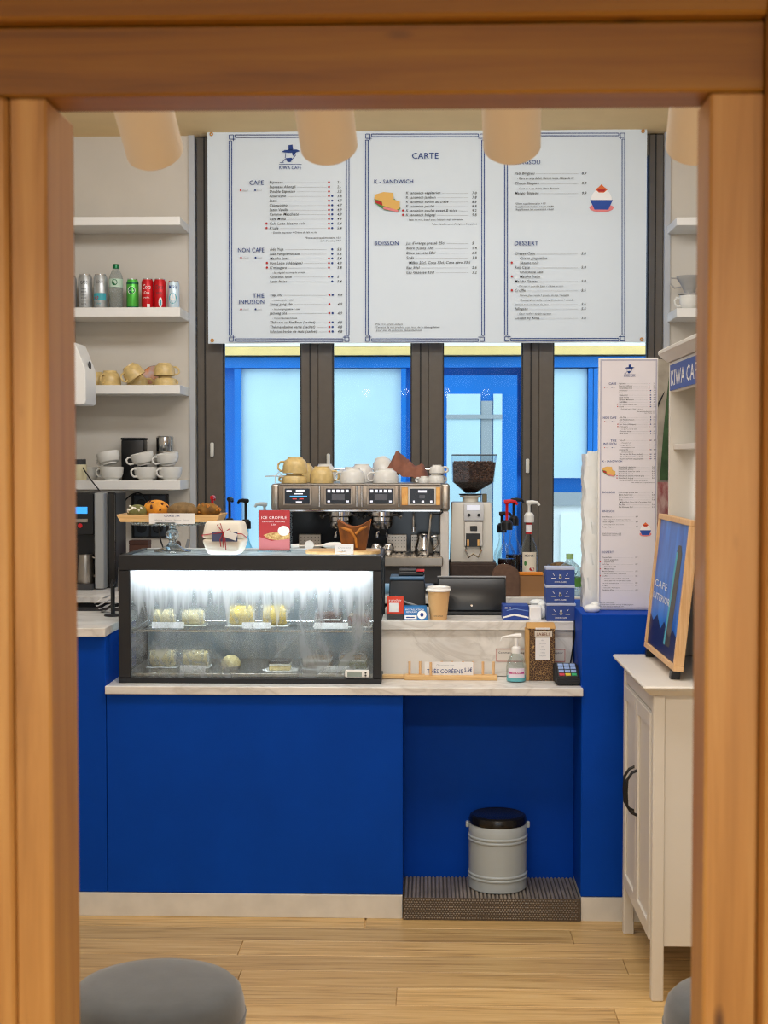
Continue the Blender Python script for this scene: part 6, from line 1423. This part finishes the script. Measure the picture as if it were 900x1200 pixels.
f = Lo(635, 4.97, ZL)
t = thing('coffee_box', 'tall brown patterned gift bag with a white label strip', 'bag', f.loc)
KRP = mat('kraft_pattern', '#4a3422', 0.7); n_ = KRP.node_tree.nodes; p_ = n_['Principled BSDF']; tc_ = n_.new('ShaderNodeTexCoord'); vo_ = n_.new('ShaderNodeTexVoronoi'); vo_.feature = 'DISTANCE_TO_EDGE'; vo_.inputs['Scale'].default_value = 120; rp_ = n_.new('ShaderNodeValToRGB'); rp_.color_ramp.elements[0].position = 0.012; rp_.color_ramp.elements[0].color = lin('#c09a62'); rp_.color_ramp.elements[1].position = 0.04; rp_.color_ramp.elements[1].color = lin('#4a3222')
KRP.node_tree.links.new(tc_.outputs['Object'], vo_.inputs['Vector']); KRP.node_tree.links.new(vo_.outputs['Distance'], rp_.inputs[0]); KRP.node_tree.links.new(rp_.outputs[0], p_.inputs['Base Color'])
a, c, z1_ = f.x(621.5), f.x(651), f.z(737)
obj('bag', B().box(a, c, 0, 0.07, 0, z1_, 0.002), KRP, t)
obj('side', B().box(a-0.014, a-0.0003, 0.004, 0.07, 0, z1_-0.002, 0.002), mat('kraft_light', '#c79a5e', 0.75), t)
obj('top_fold', B().taper(z1_+0.0004, z1_+0.018, (a-0.012, c+0.003, -0.001, 0.07), (a-0.010, c, 0.028, 0.05), 0.002), MATS['kraft_light'], t)
obj('label_strip', B().box(f.x(628), f.x(645), -0.0025, -0.0005, f.z(773), z1_-0.006).box(f.x(628), f.x(645), -0.004, 0.0015, z1_+0.0185-0.02, z1_+0.004), PAPER, t)['kind'] = 'stuff'
obj('brand_strip', B().box(f.x(627), f.x(647.5), -0.0055, -0.0042, f.z(746), f.z(739), 0.0), mat('tan_strip', '#d8cfc0', 0.6), t)
b = B(); text(b, 'LABELS', Tm(f.x(629), -0.0062, f.z(744.8)) @ UPR, 0.011, 16*f.k); obj('lettering', b, mat('ink_brown', '#7a3f22', 0.7), t, smooth=0, fixn=False)
b = B()
for k, st in enumerate(('thé', 'sarrasin', 'bio', 'Corée', '100 g', 'infusion')): text(b, st, Tm(f.x(636.5), -0.0032, f.z(751+k*3.6)) @ UPR, 0.005, None, 0, 'C')
obj('small_lettering', b, INKG, t, smooth=0, fixn=False)
f = Lo(665, 4.91, ZL)
t = thing('payment_terminal', 'small black card payment terminal with coloured keys', 'terminal', f.loc, (0, 0, R(2)))
Mp = Tm(0, 0, 0.002)
b = B().prism([(-0.05, 0), (0.055, 0), (0.055, 0.062), (0.03, 0.064), (-0.05, 0.020)], -0.041, 0.041, Mp @ Rm(PI/2, 'Z')); bmesh.ops.bevel(b.bm, geom=list(b.bm.edges), offset=0.004, segments=2, affect='EDGES'); obj('body', b, BLACKM, t)
Mk = Tm(0, -0.026, 0.0365) @ Rm(R(20), 'X')
obj('keypad', B().box(-0.033, 0.033, -0.018, 0.062, 0.0, 0.003, 0.001, Mk @ Rm(R(9), 'X')), DARK, t)
KB = mat('key_blue', '#8fa9d6', 0.4); KG = mat('key_green', '#3aa86a', 0.4); KY = mat('key_yellow', '#d9c23c', 0.4); KR = mat('key_red', '#c43d4c', 0.4)
for r_ in range(4):
    for c_ in range(3):
        m_ = (KR, KY, KG)[c_] if r_ == 0 else KB
        obj('key', B().box(-0.030+c_*0.021, -0.012+c_*0.021, -0.014+r_*0.018, -0.001+r_*0.018, 0.0032, 0.007, 0.001, Mk @ Rm(R(9), 'X')), m_, t)
cable([(667, 786, 4.96), (669, 775, 5.0), (672, 755, 5.03), (674.5, 735, 5.045), (674.3, 726, 5.05)], 5.0, 'black cable running from the payment terminal up to the till worktop', 0.003)
# high end of the counter: receipt spike and napkins
f = Lo(135, 5.22, ZU)
t = thing('receipt_spike', 'black upright receipt spike on a round base', 'spike', (WX(135.3, 5.18)-0.012, 5.18, ZU))
obj('base', B().lathe([(0, 0), (0.032, 0), (0.033, 0.003), (0.03, 0.007), (0, 0.008)], 26), BLACK, t)
obj('pole', B().lathe([(0.008, 0.0085), (0.008, 0.105), (0.010, 0.108), (0.010, 0.116), (0.006, 0.122), (0.003, 0.135), (0, 0.137)], 16), BLACK, t)
b = B()
for k in range(4): b.grid(8, 8, lambda u, v, k=k: (-0.06+0.10*u+0.004*k, 0.05*v, 0.004+0.02*k+0.06*u*(0.5+0.3*k*0.3)+0.006*math.sin(7*u+k+4*v)))
t = thing('napkins', 'loose white napkins heaped behind the receipt spike', 'napkin', (WX(127, 5.27), 5.27, ZU))
for k in range(4):
    obj('napkin', B().grid(9, 7, lambda u, v: (-0.04+0.075*u-0.006*k, 0.05*v, 0.002+0.012*k+0.05*u*(0.4+0.12*k)+0.004*math.sin(8*u+k+4*v))), PAPER, t, fixn=False, smooth=60)
